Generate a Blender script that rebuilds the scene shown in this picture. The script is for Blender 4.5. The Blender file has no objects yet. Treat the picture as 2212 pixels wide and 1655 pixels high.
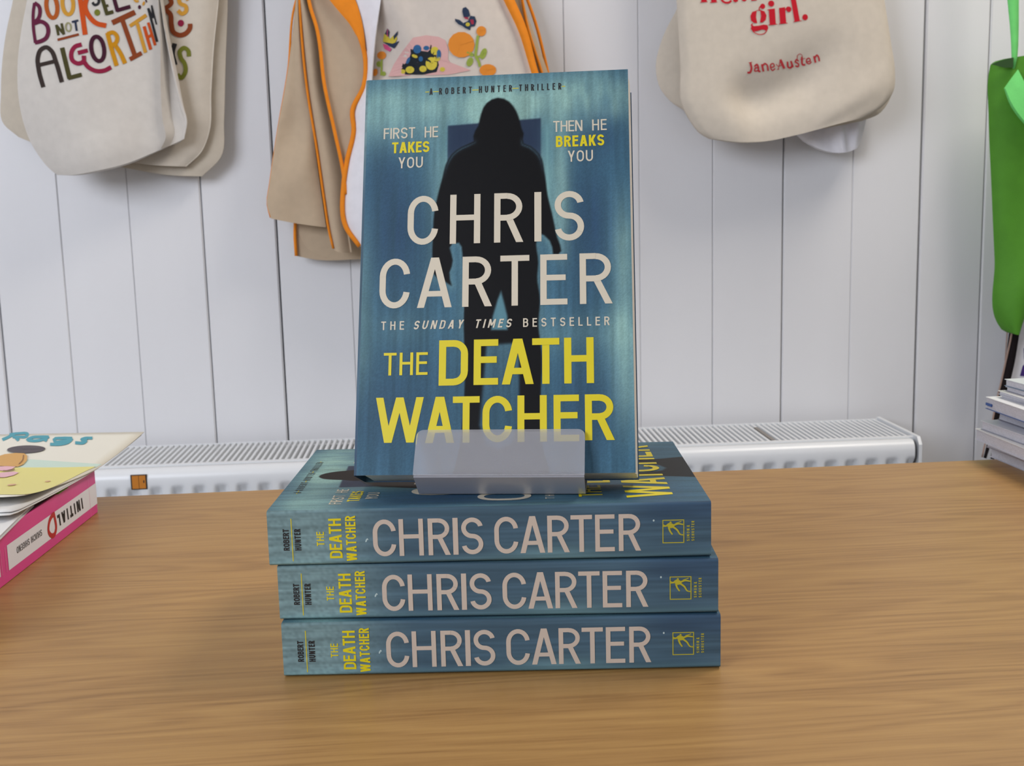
import bpy, math, random
import numpy as np
from mathutils import Vector, Matrix
from mathutils.bvhtree import BVHTree
from mathutils.geometry import tessellate_polygon

random.seed(4); RNG = np.random.default_rng(4)
SC = bpy.context.scene; COL = SC.collection
PI = math.pi

# ------------------------------------------------------------------ camera
W_, H_ = 2212, 1655
FPX, CAM_H, PITCH, ROLL = 2500.0, 0.2112, 0.1552, 0.0253
cd = bpy.data.cameras.new('camera'); cam = bpy.data.objects.new('camera', cd); COL.objects.link(cam)
cd.sensor_fit = 'HORIZONTAL'; cd.sensor_width = 36.0; cd.lens = 36.0 * FPX / W_
cd.clip_start = 0.02; cd.clip_end = 50
CAM_M = Matrix.Rotation(PI/2 - PITCH, 4, 'X') @ Matrix.Rotation(-ROLL, 4, 'Z')
cam.matrix_world = Matrix.Translation((0, 0, CAM_H)) @ CAM_M
cd.dof.use_dof = True; cd.dof.focus_distance = 0.54; cd.dof.aperture_fstop = 40.0
SC.camera = cam
CAM_P = Vector((0, 0, CAM_H)); CAM_R = CAM_M.to_3x3()
def ray(px, py):
    return (CAM_R @ Vector(((px - W_/2)/FPX, -(py - H_/2)/FPX, -1.0))).normalized()

# ------------------------------------------------------------------ light and exposure
SC.view_settings.view_transform = 'Standard'; SC.view_settings.look = 'None'
SC.view_settings.exposure = 0.74; SC.view_settings.gamma = 1.0; SC.view_settings.use_curve_mapping = False
wd = bpy.data.worlds.new('world'); SC.world = wd; wd.use_nodes = True
bg = wd.node_tree.nodes['Background']; bg.inputs[0].default_value = (0.82, 0.87, 1.0, 1); bg.inputs[1].default_value = 0.34
def area(name, loc, target, sx, sy, power, col):
    l = bpy.data.lights.new(name, 'AREA'); l.shape = 'RECTANGLE'; l.size = sx; l.size_y = sy
    l.energy = power; l.color = col
    o = bpy.data.objects.new(name, l); COL.objects.link(o); o.location = loc
    o.rotation_euler = (Vector(target) - Vector(loc)).to_track_quat('-Z', 'Y').to_euler()
    return o
area('window_daylight', (-1.6, -1.0, 0.95), (-0.85, 1.7, -0.25), 1.4, 1.0, 27, (0.84, 0.89, 1.0))
area('ceiling_lamp', (0.95, 1.0, 1.62), (0.15, 1.05, 0.0), 0.9, 0.5, 12.5, (1.0, 0.93, 0.84))

# ------------------------------------------------------------------ helpers
def lin(c, a=1.0):
    r = []
    for v in c[:3]:
        v = v/255.0
        r.append(v/12.92 if v <= 0.04045 else ((v+0.055)/1.055)**2.4)
    return (r[0], r[1], r[2], a)
def linnp(a):
    a = np.clip(a/255.0, 0, 1)
    return np.where(a <= 0.04045, a/12.92, ((a+0.055)/1.055)**2.4)
def nodes(m):
    m.use_nodes = True
    nt = m.node_tree; return nt, nt.nodes['Principled BSDF'], nt.nodes.new, nt.links.new
def mat(name, col, rough=0.6, spec=0.5, var=0.0, vscale=40.0, bump=0.0, bscale=300.0, stretch=(1, 1, 1)):
    m = bpy.data.materials.new(name); nt, b, N, L = nodes(m)
    c = lin(col); b.inputs['Base Color'].default_value = c
    b.inputs['Roughness'].default_value = rough; b.inputs['Specular IOR Level'].default_value = spec
    tc = N('ShaderNodeTexCoord'); mp = N('ShaderNodeMapping'); mp.inputs['Scale'].default_value = stretch
    L(tc.outputs['Object'], mp.inputs['Vector'])
    if var > 0:
        n = N('ShaderNodeTexNoise'); n.inputs['Scale'].default_value = vscale; n.inputs['Detail'].default_value = 3
        L(mp.outputs[0], n.inputs['Vector'])
        r = N('ShaderNodeValToRGB'); r.color_ramp.elements[0].position = 0.3; r.color_ramp.elements[1].position = 0.7
        r.color_ramp.elements[0].color = tuple(v*(1-var) for v in c[:3]) + (1,)
        r.color_ramp.elements[1].color = tuple(min(1, v*(1+var)) for v in c[:3]) + (1,)
        L(n.outputs['Fac'], r.inputs[0]); L(r.outputs[0], b.inputs['Base Color'])
    if bump > 0:
        n2 = N('ShaderNodeTexNoise'); n2.inputs['Scale'].default_value = bscale; n2.inputs['Detail'].default_value = 2
        L(mp.outputs[0], n2.inputs['Vector'])
        bp = N('ShaderNodeBump'); bp.inputs['Strength'].default_value = bump; bp.inputs['Distance'].default_value = 0.001
        L(n2.outputs['Fac'], bp.inputs['Height']); L(bp.outputs[0], b.inputs['Normal'])
    return m
def fabric(name, col, var=0.035, weave=0.15, rough=0.95):
    m = bpy.data.materials.new(name); nt, b, N, L = nodes(m)
    c = lin(col); b.inputs['Roughness'].default_value = rough; b.inputs['Specular IOR Level'].default_value = 0.15
    tc = N('ShaderNodeTexCoord')
    n = N('ShaderNodeTexNoise'); n.inputs['Scale'].default_value = 90; n.inputs['Detail'].default_value = 6
    L(tc.outputs['Object'], n.inputs['Vector'])
    r = N('ShaderNodeValToRGB'); r.color_ramp.elements[0].position = 0.3; r.color_ramp.elements[1].position = 0.7
    r.color_ramp.elements[0].color = tuple(v*(1-var) for v in c[:3]) + (1,)
    r.color_ramp.elements[1].color = tuple(min(1, v*(1+var)) for v in c[:3]) + (1,)
    L(n.outputs['Fac'], r.inputs[0]); L(r.outputs[0], b.inputs['Base Color'])
    w1 = N('ShaderNodeTexWave'); w1.bands_direction = 'X'; w1.inputs['Scale'].default_value = 260; w1.inputs['Distortion'].default_value = 1.5
    w2 = N('ShaderNodeTexWave'); w2.bands_direction = 'Z'; w2.inputs['Scale'].default_value = 260; w2.inputs['Distortion'].default_value = 1.5
    for w in (w1, w2): L(tc.outputs['Object'], w.inputs['Vector'])
    ad = N('ShaderNodeMath'); ad.operation = 'ADD'; L(w1.outputs['Fac'], ad.inputs[0]); L(w2.outputs['Fac'], ad.inputs[1])
    bp = N('ShaderNodeBump'); bp.inputs['Strength'].default_value = weave; bp.inputs['Distance'].default_value = 0.0004
    L(ad.outputs[0], bp.inputs['Height']); L(bp.outputs[0], b.inputs['Normal'])
    return m
def obj(name, verts, faces, m=None, parent=None, smooth=False):
    me = bpy.data.meshes.new(name); me.from_pydata([tuple(v) for v in verts], [], faces); me.update()
    if m is not None: me.materials.append(m)
    if smooth:
        me.polygons.foreach_set('use_smooth', [True]*len(me.polygons))
    o = bpy.data.objects.new(name, me); COL.objects.link(o)
    if parent is not None: o.parent = parent
    return o
def link_mesh(name, me, parent=None):
    o = bpy.data.objects.new(name, me); COL.objects.link(o)
    if parent is not None: o.parent = parent
    return o
def tag(o, label=None, cat=None, group=None, kind=None):
    if label: o['label'] = label
    if cat: o['category'] = cat
    if group: o['group'] = group
    if kind: o['kind'] = kind
    return o
def empty(name, loc=(0, 0, 0), rz=0.0):
    o = bpy.data.objects.new(name, None); COL.objects.link(o); o.location = loc; o.rotation_euler = (0, 0, rz)
    o.empty_display_size = 0.02
    return o
class MB:
    def __init__(s): s.v = []; s.f = []
    def add(s, vs, fs):
        k = len(s.v); s.v += [tuple(v) for v in vs]; s.f += [tuple(i+k for i in f) for f in fs]
    def box(s, a, b):
        (x0, y0, z0), (x1, y1, z1) = a, b
        s.add([(x0,y0,z0),(x1,y0,z0),(x1,y1,z0),(x0,y1,z0),(x0,y0,z1),(x1,y0,z1),(x1,y1,z1),(x0,y1,z1)],
              [(0,3,2,1),(4,5,6,7),(0,1,5,4),(1,2,6,5),(2,3,7,6),(3,0,4,7)])
    def prism(s, prof, axis, lo, hi):
        """closed 2D profile swept along an axis; profile lists the other two coordinates in x,y,z order"""
        n = len(prof); vs = []
        for t in (lo, hi):
            for p in prof:
                q = list(p); q.insert(axis, t); vs.append(tuple(q))
        fs = [(i, (i+1) % n, n+(i+1) % n, n+i) for i in range(n)]
        fs.append(tuple(range(n-1, -1, -1))); fs.append(tuple(range(n, 2*n)))
        s.add(vs, fs)
    def tube(s, pts, rad, n=8, flat=1.0):
        pts = [Vector(p) for p in pts]; k = len(s.v); m = len(pts)
        rad = rad if isinstance(rad, (list, tuple)) else [rad]*m
        for i, p in enumerate(pts):
            t = (pts[min(i+1, m-1)] - pts[max(i-1, 0)]).normalized()
            a = t.cross(Vector((0.05, 1, 0.02))).normalized(); b = t.cross(a).normalized()
            for j in range(n):
                th = 2*PI*j/n
                s.v.append(tuple(p + a*math.cos(th)*rad[i] + b*math.sin(th)*rad[i]*flat))
        for i in range(m-1):
            for j in range(n):
                s.f.append((k+i*n+j, k+i*n+(j+1) % n, k+(i+1)*n+(j+1) % n, k+(i+1)*n+j))
        s.f.append(tuple(k+j for j in range(n-1, -1, -1))); s.f.append(tuple(k+(m-1)*n+j for j in range(n)))
    def build(s, name, m, parent=None, smooth=False): return obj(name, s.v, s.f, m, parent, smooth)
def bevel(o, w, seg=2):
    md = o.modifiers.new('bevel', 'BEVEL'); md.width = w; md.segments = seg; md.limit_method = 'ANGLE'; md.angle_limit = 0.6
    return o
def catmull(pts, n, warp=1.0):
    """chord-length Hermite spline, n points even along the polyline (warp > 1: denser towards the end)"""
    P = np.array(pts, float); m = len(P)
    d = np.maximum(np.linalg.norm(np.diff(P, axis=0), axis=1), 1e-9); cum = np.concatenate([[0], np.cumsum(d)])
    sl = np.diff(P, axis=0)/d[:, None]; T = np.zeros_like(P); T[0] = sl[0]; T[-1] = sl[-1]
    for i in range(1, m-1): T[i] = (sl[i-1]*d[i]+sl[i]*d[i-1])/(d[i-1]+d[i])
    k = np.arange(n)/(n-1); u = cum[-1]*(1-(1-k)**warp)
    i = np.clip(np.searchsorted(cum, u, side='right')-1, 0, m-2)
    h = d[i][:, None]; t = ((u-cum[i])/d[i])[:, None]
    return ((2*t**3-3*t**2+1)*P[i]+(t**3-2*t**2+t)*h*T[i]+(-2*t**3+3*t**2)*P[i+1]+(t**3-t**2)*h*T[i+1])

# ---- a small stroke alphabet: every glyph is a list of quads in a box of height 1
def rect(x0, y0, x1, y1): return [[(x0,y0),(x1,y0),(x1,y1),(x0,y1)]]
def slant(x0, y0, x1, y1, wx): return [[(x0-wx/2,y0),(x0+wx/2,y0),(x1+wx/2,y1),(x1-wx/2,y1)]]
def arc(cx, cy, rx, ry, a0, a1, w, n=14):
    q = []
    for i in range(n):
        t0 = math.radians(a0+(a1-a0)*i/n); t1 = math.radians(a0+(a1-a0)*(i+1)/n)
        h = w/2
        p = lambda t, s: (cx+(rx+s*h)*math.cos(t), cy+(ry+s*h)*math.sin(t))
        q.append([p(t0,-1), p(t0,1), p(t1,1), p(t1,-1)])
    return q
GW = dict(A=.66,B=.58,C=.60,D=.60,E=.50,F=.48,G=.60,H=.59,I=None,J=.45,K=.60,L=.47,M=.74,N=.62,O=.61,P=.56,R=.59,S=.58,T=.56,U=.60,V=.64,W=.92,Y=.60)
GW['&'] = .62; GW[' '] = .26
def glyph(c, g, w):
    h = w/2
    if c == 'I': return rect(0,0,g,1)
    if c == 'H': return rect(0,0,w,1)+rect(g-w,0,g,1)+rect(w,.47,g-w,.47+w*.92)
    if c in 'EF':
        q = rect(0,0,w,1)+rect(w,1-w*.95,g,1)+rect(w,.48,g*.94,.48+w*.92)
        return q+(rect(w,0,g,w*.95) if c == 'E' else [])
    if c == 'L': return rect(0,0,w,1)+rect(w,0,g,w*.95)
    if c == 'T': return rect(0,1-w*.95,g,1)+rect(g/2-h,0,g/2+h,1-w*.95)
    if c == 'A':
        s = w*1.12; q = slant(s/2,0,g/2-s*.06,1,s)+slant(g-s/2,0,g/2+s*.06,1,s)
        return q+rect(g*.2,.22,g*.8,.22+w*.9)
    if c == 'V': s = w*1.12; return slant(g/2,0,s/2,1,s)+slant(g/2,0,g-s/2,1,s)
    if c == 'W':
        s = w*1.1; a = g*.27
        return slant(a,0,s/2,1,s)+slant(a,0,g/2,1,s)+slant(g-a,0,g/2,1,s)+slant(g-a,0,g-s/2,1,s)
    if c == 'M':
        s = w*1.1; return rect(0,0,w,1)+rect(g-w,0,g,1)+slant(g/2,.25,s/2,1,s)+slant(g/2,.25,g-s/2,1,s)
    if c == 'N': return rect(0,0,w,1)+rect(g-w,0,g,1)+slant(g-w*.6,0,w*.6,1,w*1.15)
    if c == 'Y':
        s = w*1.12; return rect(g/2-h,0,g/2+h,.42)+slant(g/2,.38,s/2,1,s)+slant(g/2,.38,g-s/2,1,s)
    if c == 'K':
        return rect(0,0,w,1)+slant(w*.9,.36,g-w*.55,1,w*1.25)+slant(g-w*.55,0,g*.42,.58,w*1.15)
    if c in 'CGO':
        rx = (g-w)/2; ry = min(.30,(1-w)/2.2); ct = 1-h-ry; cb = h+ry; cx = g/2
        q = rect(0,cb,w,ct)
        if c == 'O': return q+rect(g-w,cb,g,ct)+arc(cx,ct,rx,ry,0,180,w)+arc(cx,cb,rx,ry,180,360,w)
        q += arc(cx,ct,rx,ry,8,180,w)+arc(cx,cb,rx,ry,180,352,w)
        if c == 'G': q += rect(g*.55,.42,g,.42+w)+rect(g-w,cb-.02,g,.43)
        return q
    if c == 'U':
        rx = (g-w)/2; ry = .29; return rect(0,h+ry,w,1)+rect(g-w,h+ry,g,1)+arc(g/2,h+ry,rx,ry,180,360,w)
    if c == 'J':
        rx = (g-w)/2; ry = .26; return rect(g-w,h+ry,g,1)+arc(g/2,h+ry,rx,ry,190,360,w)
    if c == 'D':
        r = min(.30,g*.5); rr = r-h; xs = g-h-rr
        return (rect(0,0,w,1)+rect(w,1-w*.95,xs,1)+rect(w,0,xs,w*.95)+rect(g-w,h+rr,g,1-h-rr)
                +arc(xs,1-h-rr,rr,rr,0,90,w*.97)+arc(xs,h+rr,rr,rr,270,360,w*.97))
    if c in 'RP':
        yb = .44; ry = (1-yb-w)/2; cy = yb+h+ry; gx = g*.97 if c == 'R' else g; xs = gx-h-ry*1.05
        q = rect(0,0,w,1)+rect(w,1-w*.95,xs,1)+rect(w,yb,xs,yb+w*.95)+arc(xs,cy,ry*1.05,ry,-90,90,w*.97)
        if c == 'R': q += slant(g-w*.56,0,g*.50,yb+w*.5,w*1.14)
        return q
    if c == 'B':
        yb = .48; q = rect(0,0,w,1)+rect(w,1-w*.95,g*.55,1)+rect(w,0,g*.55,w*.95)+rect(w,yb,g*.55,yb+w*.92)
        r1 = (1-yb-w)/2; r2 = (yb)/2
        return q+arc(g*.55,yb+h+r1,g*.40-h,r1,-90,90,w)+arc(g*.55,h+r2,g*.45-h,r2,-90,90,w)
    if c == 'S':
        rx = (g-w)/2; ry = (1-w)/4; cx = g/2
        return arc(cx,1-h-ry,rx,ry,12,270,w,20)+arc(cx,h+ry,rx,ry,90,-168,w,20)
    if c == '&':
        return arc(g*.40,.76,g*.20,.17,0,360,w)+arc(g*.38,.26,g*.30,.19,20,340,w)+slant(g-w*.5,0,g*.25,.75,w*1.2)
    return []
def text_quads(s, x0, x1, base, cap, wt, spans=None, skew=0.0, wf=1.0):
    """letters fitted between x0 and x1 (same units as cap); spans fixes every letter's own extent"""
    out = []
    wid = [(wt if c == 'I' else GW[c]*wf) for c in s]
    if spans is None:
        tot = sum(wid)*cap; n = len(s)-1; gap = (x1-x0-tot)/max(1, n); sc = 1.0
        if gap < cap*0.05: sc = (x1-x0)/(tot+n*cap*.12); gap = cap*.12*sc
        x = x0; spans = []
        for c, g in zip(s, wid): spans.append((x, x+g*cap*sc)); x += g*cap*sc+gap
    for c, (a, b) in zip(s, spans):
        if c == ' ': continue
        for q in glyph(c, (b-a)/cap, wt):
            out.append([(a+x*cap+skew*y*cap, base+y*cap) for x, y in q])
    return out
def rot_up(quads, xb, y0):
    """turn text (written from 0,0) to read upwards: baseline at x = xb, start at y0"""
    return [[(xb-y, y0+x) for x, y in q] for q in quads]
def ribbon2d(pts, w, closed=False, n=None, taper=None):
    """strip of quads along a smooth path, in 2D"""
    if n is None: n = max(8, 5*len(pts))
    if closed: pts = list(pts)+[pts[0]]
    P = catmull(pts, n) if len(pts) > 2 else np.array([np.array(pts[0])+(np.array(pts[1])-np.array(pts[0]))*k/(7) for k in range(8)], float)
    m = len(P); q = []; L = []; R = []
    for i in range(m):
        if closed and i in (0, m-1): t = P[1]-P[-2]
        else: t = P[min(i+1,m-1)]-P[max(i-1,0)]
        t = t/max(1e-9, np.linalg.norm(t)); nrm = np.array([-t[1], t[0]])
        ww = w if taper is None else w*(taper[0]+(taper[1]-taper[0])*i/(m-1))
        L.append(P[i]+nrm*ww/2); R.append(P[i]-nrm*ww/2)
    for i in range(m-1): q.append([tuple(L[i]),tuple(R[i]),tuple(R[i+1]),tuple(L[i+1])])
    return q
def ell2d(cx, cy, rx, ry, rot=0.0, n=20):
    c, s = math.cos(rot), math.sin(rot)
    return [(cx+rx*math.cos(t)*c-ry*math.sin(t)*s, cy+rx*math.cos(t)*s+ry*math.sin(t)*c) for t in [2*PI*k/n for k in range(n)]]
def poly_tris(p):
    tr = tessellate_polygon([[Vector((x, y, 0)) for x, y in p]])
    return [[p[i] for i in t] for t in tr]

# ------------------------------------------------------------------ frames: wall and table share one yaw
YAW = math.radians(3.4); WALL_D = 1.69
WU = Vector((math.cos(YAW), math.sin(YAW), 0)); WN = Vector((math.sin(YAW), -math.cos(YAW), 0))
WO = Vector((0, WALL_D, 0))
WM = Matrix.Translation(WO) @ Matrix.Rotation(YAW, 4, 'Z')      # local x along the wall, local -y into the room
def on_wall(px, py, v):
    """pixel -> wall-local (x, y=-v, z) on the plane v metres in front of the wall"""
    d = ray(px, py); o = WO + WN*v
    t = (o - CAM_P).dot(WN)/d.dot(WN); p = CAM_P + d*t
    r = p - WO
    return (r.dot(WU), -v, p.z)
def on_z(px, py, z):
    d = ray(px, py); t = (z-CAM_H)/d.z; return CAM_P + d*t
def wall_empty(name, px, py, v):
    l = on_wall(px, py, v); p = WM @ Vector(l)
    return empty(name, p, YAW), Vector(l)

# ------------------------------------------------------------------ materials
M_wall = mat('white_wall_paint', (226, 225, 226), 0.42, 0.4, 0.02, 6, 0.25, 60, (1, 1, .15))
M_gap = mat('dark_wall_backing', (38, 34, 32), 0.9)
M_floor = mat('grey_floor_vinyl', (120, 112, 102), 0.5, .4, .08, 8)
M_ceil = mat('white_ceiling_paint', (225, 222, 215), 0.9)
M_side = mat('white_side_wall', (214, 212, 208), 0.8)
M_rad = mat('white_radiator_enamel', (226, 228, 230), 0.3, 0.5)
M_slotshade = mat('slot_shade_grey', (84, 92, 96), 0.7)  # dark grey painted as the shade seen through the grille slots
M_page = mat('page_paper', (224, 220, 212), 0.9, .2, .10, 900, 0.25, 1500, (1, 14, .6))
M_white = mat('white_paper', (222, 221, 220), 0.7, .3)
M_pagew = mat('white_page_edges', (200, 200, 208), 0.85, .2, .14, 500, .2, 900, (1, 1, 9))
def wood_mat():
    m = bpy.data.materials.new('oak_laminate'); nt, b, N, L = nodes(m)
    tc = N('ShaderNodeTexCoord')
    mp = N('ShaderNodeMapping'); mp.inputs['Scale'].default_value = (1.3, 11.0, 4.0); L(tc.outputs['Object'], mp.inputs['Vector'])
    wrp = N('ShaderNodeTexNoise'); wrp.inputs['Scale'].default_value = 2.2; wrp.inputs['Detail'].default_value = 2.0; L(mp.outputs[0], wrp.inputs['Vector'])
    mul = N('ShaderNodeVectorMath'); mul.operation = 'MULTIPLY'; mul.inputs[1].default_value = (0.25, 1.6, 0.2)
    L(wrp.outputs['Color'], mul.inputs[0])
    ad = N('ShaderNodeVectorMath'); ad.operation = 'ADD'; L(mp.outputs[0], ad.inputs[0]); L(mul.outputs[0], ad.inputs[1])
    w = N('ShaderNodeTexWave'); w.bands_direction = 'Y'; w.wave_profile = 'SIN'; w.inputs['Scale'].default_value = 2.1
    w.inputs['Distortion'].default_value = 3.2; w.inputs['Detail'].default_value = 3.0; w.inputs['Detail Scale'].default_value = 1.6
    L(ad.outputs[0], w.inputs['Vector'])
    mp2 = N('ShaderNodeMapping'); mp2.inputs['Scale'].default_value = (10.0, 300.0, 20.0); L(tc.outputs['Object'], mp2.inputs['Vector'])
    f = N('ShaderNodeTexNoise'); f.inputs['Scale'].default_value = 1.6; f.inputs['Detail'].default_value = 5.0; f.inputs['Roughness'].default_value = .65
    L(mp2.outputs[0], f.inputs['Vector'])
    mp3 = N('ShaderNodeMapping'); mp3.inputs['Scale'].default_value = (1.5, 20.0, 5.0); L(tc.outputs['Object'], mp3.inputs['Vector'])
    g = N('ShaderNodeTexNoise'); g.inputs['Scale'].default_value = 1.7; g.inputs['Detail'].default_value = 3.0; L(mp3.outputs[0], g.inputs['Vector'])
    m1 = N('ShaderNodeMath'); m1.operation = 'MULTIPLY'; m1.inputs[1].default_value = 0.12; L(w.outputs['Fac'], m1.inputs[0])
    m2 = N('ShaderNodeMath'); m2.operation = 'MULTIPLY_ADD'; m2.inputs[1].default_value = 0.46; L(f.outputs['Fac'], m2.inputs[0]); L(m1.outputs[0], m2.inputs[2])
    m3 = N('ShaderNodeMath'); m3.operation = 'MULTIPLY_ADD'; m3.inputs[1].default_value = 0.30; L(g.outputs['Fac'], m3.inputs[0]); L(m2.outputs[0], m3.inputs[2])
    r = N('ShaderNodeValToRGB'); e = r.color_ramp.elements
    e[0].position = 0.18; e[0].color = lin((120, 85, 44)); e[1].position = 0.68; e[1].color = lin((184, 145, 87))
    k = e.new(0.40); k.color = lin((162, 123, 72))
    L(m3.outputs[0], r.inputs[0]); L(r.outputs[0], b.inputs['Base Color'])
    b.inputs['Roughness'].default_value = 0.37; b.inputs['Specular IOR Level'].default_value = 0.36
    bp = N('ShaderNodeBump'); bp.inputs['Strength'].default_value = 0.12; bp.inputs['Distance'].default_value = 0.0006
    L(f.outputs['Fac'], bp.inputs['Height']); L(bp.outputs[0], b.inputs['Normal'])
    return m
M_wood = wood_mat()
M_steel = mat('grey_steel', (120, 122, 126), 0.4)

# ------------------------------------------------------------------ room shell
FLOOR_Z, CEIL_Z = -0.76, 1.70
def wallbox(name, a, b, m):
    mb = MB(); mb.box(a, b); o = mb.build(name, m); o.matrix_world = WM.copy(); tag(o, kind='structure'); return o
wallbox('floor', (-2.4, -4.2, FLOOR_Z-.05), (2.4, .05, FLOOR_Z), M_floor)
wallbox('ceiling', (-2.4, -4.2, CEIL_Z), (2.4, .05, CEIL_Z+.05), M_ceil)
wallbox('wall_left', (-2.45, -4.2, FLOOR_Z), (-2.4, .05, CEIL_Z), M_side)
wallbox('wall_right', (2.4, -4.2, FLOOR_Z), (2.45, .05, CEIL_Z), M_side)
wb = wallbox('wall_back', (-2.4, .016, FLOOR_Z), (2.4, .05, CEIL_Z), M_gap)
# tongue-and-groove boards; seam positions measured on the wall plane
seam_px = [(21,900),(164.6,900),(312,900),(465,900),(620,900),(773,900),(926,900),(1079,900),(1232,900),(1385,905),(1539,905),(1687,905),(1832,900),(1975,900),(2108,900)]
seams = [on_wall(x, y, 0)[0] for x, y in seam_px]
dark = [.0020,.0002,.0003,.0013,.0022,.0003,.0003,.0003,.0003,.0002,.0005,.0018,.0002,.0030,.0014]
pitch = .1005
while seams[0] > -2.3: seams.insert(0, seams[0]-pitch); dark.insert(0, random.choice([.0003,.0016]))
while seams[-1] < 2.3: seams.append(seams[-1]+pitch); dark.append(random.choice([.0003,.0016]))
for i in range(len(seams)-1):
    a, b = seams[i]+dark[i]/2, seams[i+1]-dark[i+1]/2
    o1 = random.uniform(-.0006, .0006); c = .0018
    ca, cb = [c if g > .001 else .0011 for g in (dark[i], dark[i+1])]
    mb = MB(); mb.prism([(a,.0165),(a,ca+.0004+o1),(a+ca,o1),(b-cb,o1),(b,cb+.0004+o1),(b,.0165)], 2, FLOOR_Z, CEIL_Z)
    mb.build('plank', M_wall, wb)

# ------------------------------------------------------------------ radiator
V_RB, V_RF = .025, .182
zt = (on_wall(210.7, 1020, V_RF)[2] + on_wall(1981, 952, V_RF)[2])/2
xr = on_wall(1994, 945, V_RF)[0]; xl = xr - 1.38
xc = (xl+xr)/2; RH = .50; VM = (V_RB+V_RF)/2
re_ = empty('radiator', WM @ Vector((xc, -(V_RB+V_RF)/2, zt-RH)), YAW)
tag(re_, 'white panel radiator with slotted top grille below the boarded wall', 'radiator')
def RL(x, v, z): return (x-xc, -(v-(V_RB+V_RF)/2), z-(zt-RH))
# front panel with pressed ribs
nx = 640; rows = [0, .03, .40, 0.44, .458, .462, .4645, .467, .4695, .472, .4745, .477, .480, .487, .4935, .4975, .4995, .5]
xs = np.linspace(xl+.006, xr-.0105, nx); vs, fs = [], []
for k, zz in enumerate(rows):
    for x in xs:
        ph = ((x-xr) % .0282)/.0282
        rib = max(0.0, min(1.0, (0.5+0.5*math.cos(2*PI*ph))*1.8-.4))
        amt = min(1, max(0, (.4775-zz)/.012)) if zz > .1 else 1
        v = V_RF - .0085*(1-rib)*amt
        if zz > .487: v = V_RF - .012*(1-math.sqrt(max(0, 1-((zz-.487)/.0131)**2)))
        vs.append(RL(x, v, zt-RH+zz))
for k in range(len(rows)-1):
    for i in range(nx-1): fs.append((k*nx+i, k*nx+i+1, (k+1)*nx+i+1, (k+1)*nx+i))
base = len(vs)
vs += [RL(xs[0], V_RF-.022, zt), RL(xs[-1], V_RF-.022, zt), RL(xs[0], V_RF-.022, zt-RH), RL(xs[-1], V_RF-.022, zt-RH)]
t0 = (len(rows)-1)*nx
fs.append((t0, t0+nx-1, base+1, base)); fs.append((0, base+2, base+3, nx-1)); fs.append((base, base+1, base+3, base+2))
obj('front_panel', vs, fs, M_rad, re_, True)
mb = MB(); mb.box(RL(xl+.006, V_RB+.004, zt-RH), RL(xr-.008, V_RB+.016, zt-.004)); mb.build('rear_panel', M_rad, re_)
mb = MB()
for s in (xl, xr-.0045):
    prof = [(-(V_RB-VM), 0), (-(V_RF-.002-VM), 0), (-(V_RF-.002-VM), RH-.006), (-(V_RF-.010-VM), RH+.004), (-(V_RB-VM), RH+.004)]
    mb = MB(); mb.prism(prof, 0, s-xc, s-xc+.0045); mb.build('side_panel', M_rad, re_)
gt = empty('top_grille'); gt.parent = re_
mb = MB(); mb.box(RL(xl+.004, V_RB+.002, zt-.032), RL(xr-.004, V_RF-.026, zt-.030)); mb.build('slot_shade_sheet', M_slotshade, gt)  # added dark sheet below the slats, its colour deepens the slot shade
mb = MB(); mb.box(RL(xl+.002, V_RF-.029, zt-.006), RL(xr-.002, V_RF-.020, zt+.0015)); mb.build('grille_rail', M_rad, gt)
mb = MB(); mb.box(RL(xl+.002, V_RB, zt-.006), RL(xr-.002, V_RB+.003, zt+.0012)); mb.build('grille_rail', M_rad, gt)
HS = (V_RF-.029-V_RB-.003)/2-.0002; sl = MB(); sl.box((-.0018, -HS, -.010), (.0018, HS, .0008)); slat0 = sl.build('slat', M_rad, gt)
n_sl = 170; vmid = (V_RB+.003 + V_RF-.029)/2
for i in range(n_sl):
    o = slat0 if i == 0 else slat0.copy()
    if i: COL.objects.link(o)
    o.location = RL(xl+.010+(xr-xl-.020)*i/(n_sl-1), vmid, zt)
jx = on_wall(1660, 945, V_RF-.06)[0]
mb = MB(); mb.box(RL(jx-.0025, V_RB+.030, zt-.004), RL(jx+.0025, V_RF-.034, zt+.0012)); mb.build('grille_joint', mat('grille_joint_grey', (140, 134, 128), .6), gt)
# orange badge on the front panel
bl = on_wall(300, 1042, V_RF+.0008); bx, bz = bl[0], bl[2]
mb = MB(); mb.box(RL(bx-.0105, V_RF-.002, bz-.0098), RL(bx+.0105, V_RF+.0006, bz+.0098)); bd = mb.build('badge', mat('badge_black', (45, 30, 20), .5), re_)
bd['label'] = 'small black and orange square badge'
mb = MB()
for s in (-1, 1): mb.box(RL(bx+s*.0045-.0042, V_RF, bz-.0085), RL(bx+s*.0045+.0042, V_RF+.0010, bz+.0088))
mb.build('badge_face', mat('badge_orange', (196, 120, 22), .5), bd)
mb = MB(); mb.box(RL(bx+.0058, V_RF, bz-.001), RL(bx+.0072, V_RF+.0012, bz+.0025)); mb.build('badge_mark', bd.data.materials[0], bd)
mb = MB()
for s in (-.45, .45): mb.box((s-.02, .02, RH-.3), (s+.02, VM-.002, RH-.2))
mb.build('wall_bracket', M_steel, re_)

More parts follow.
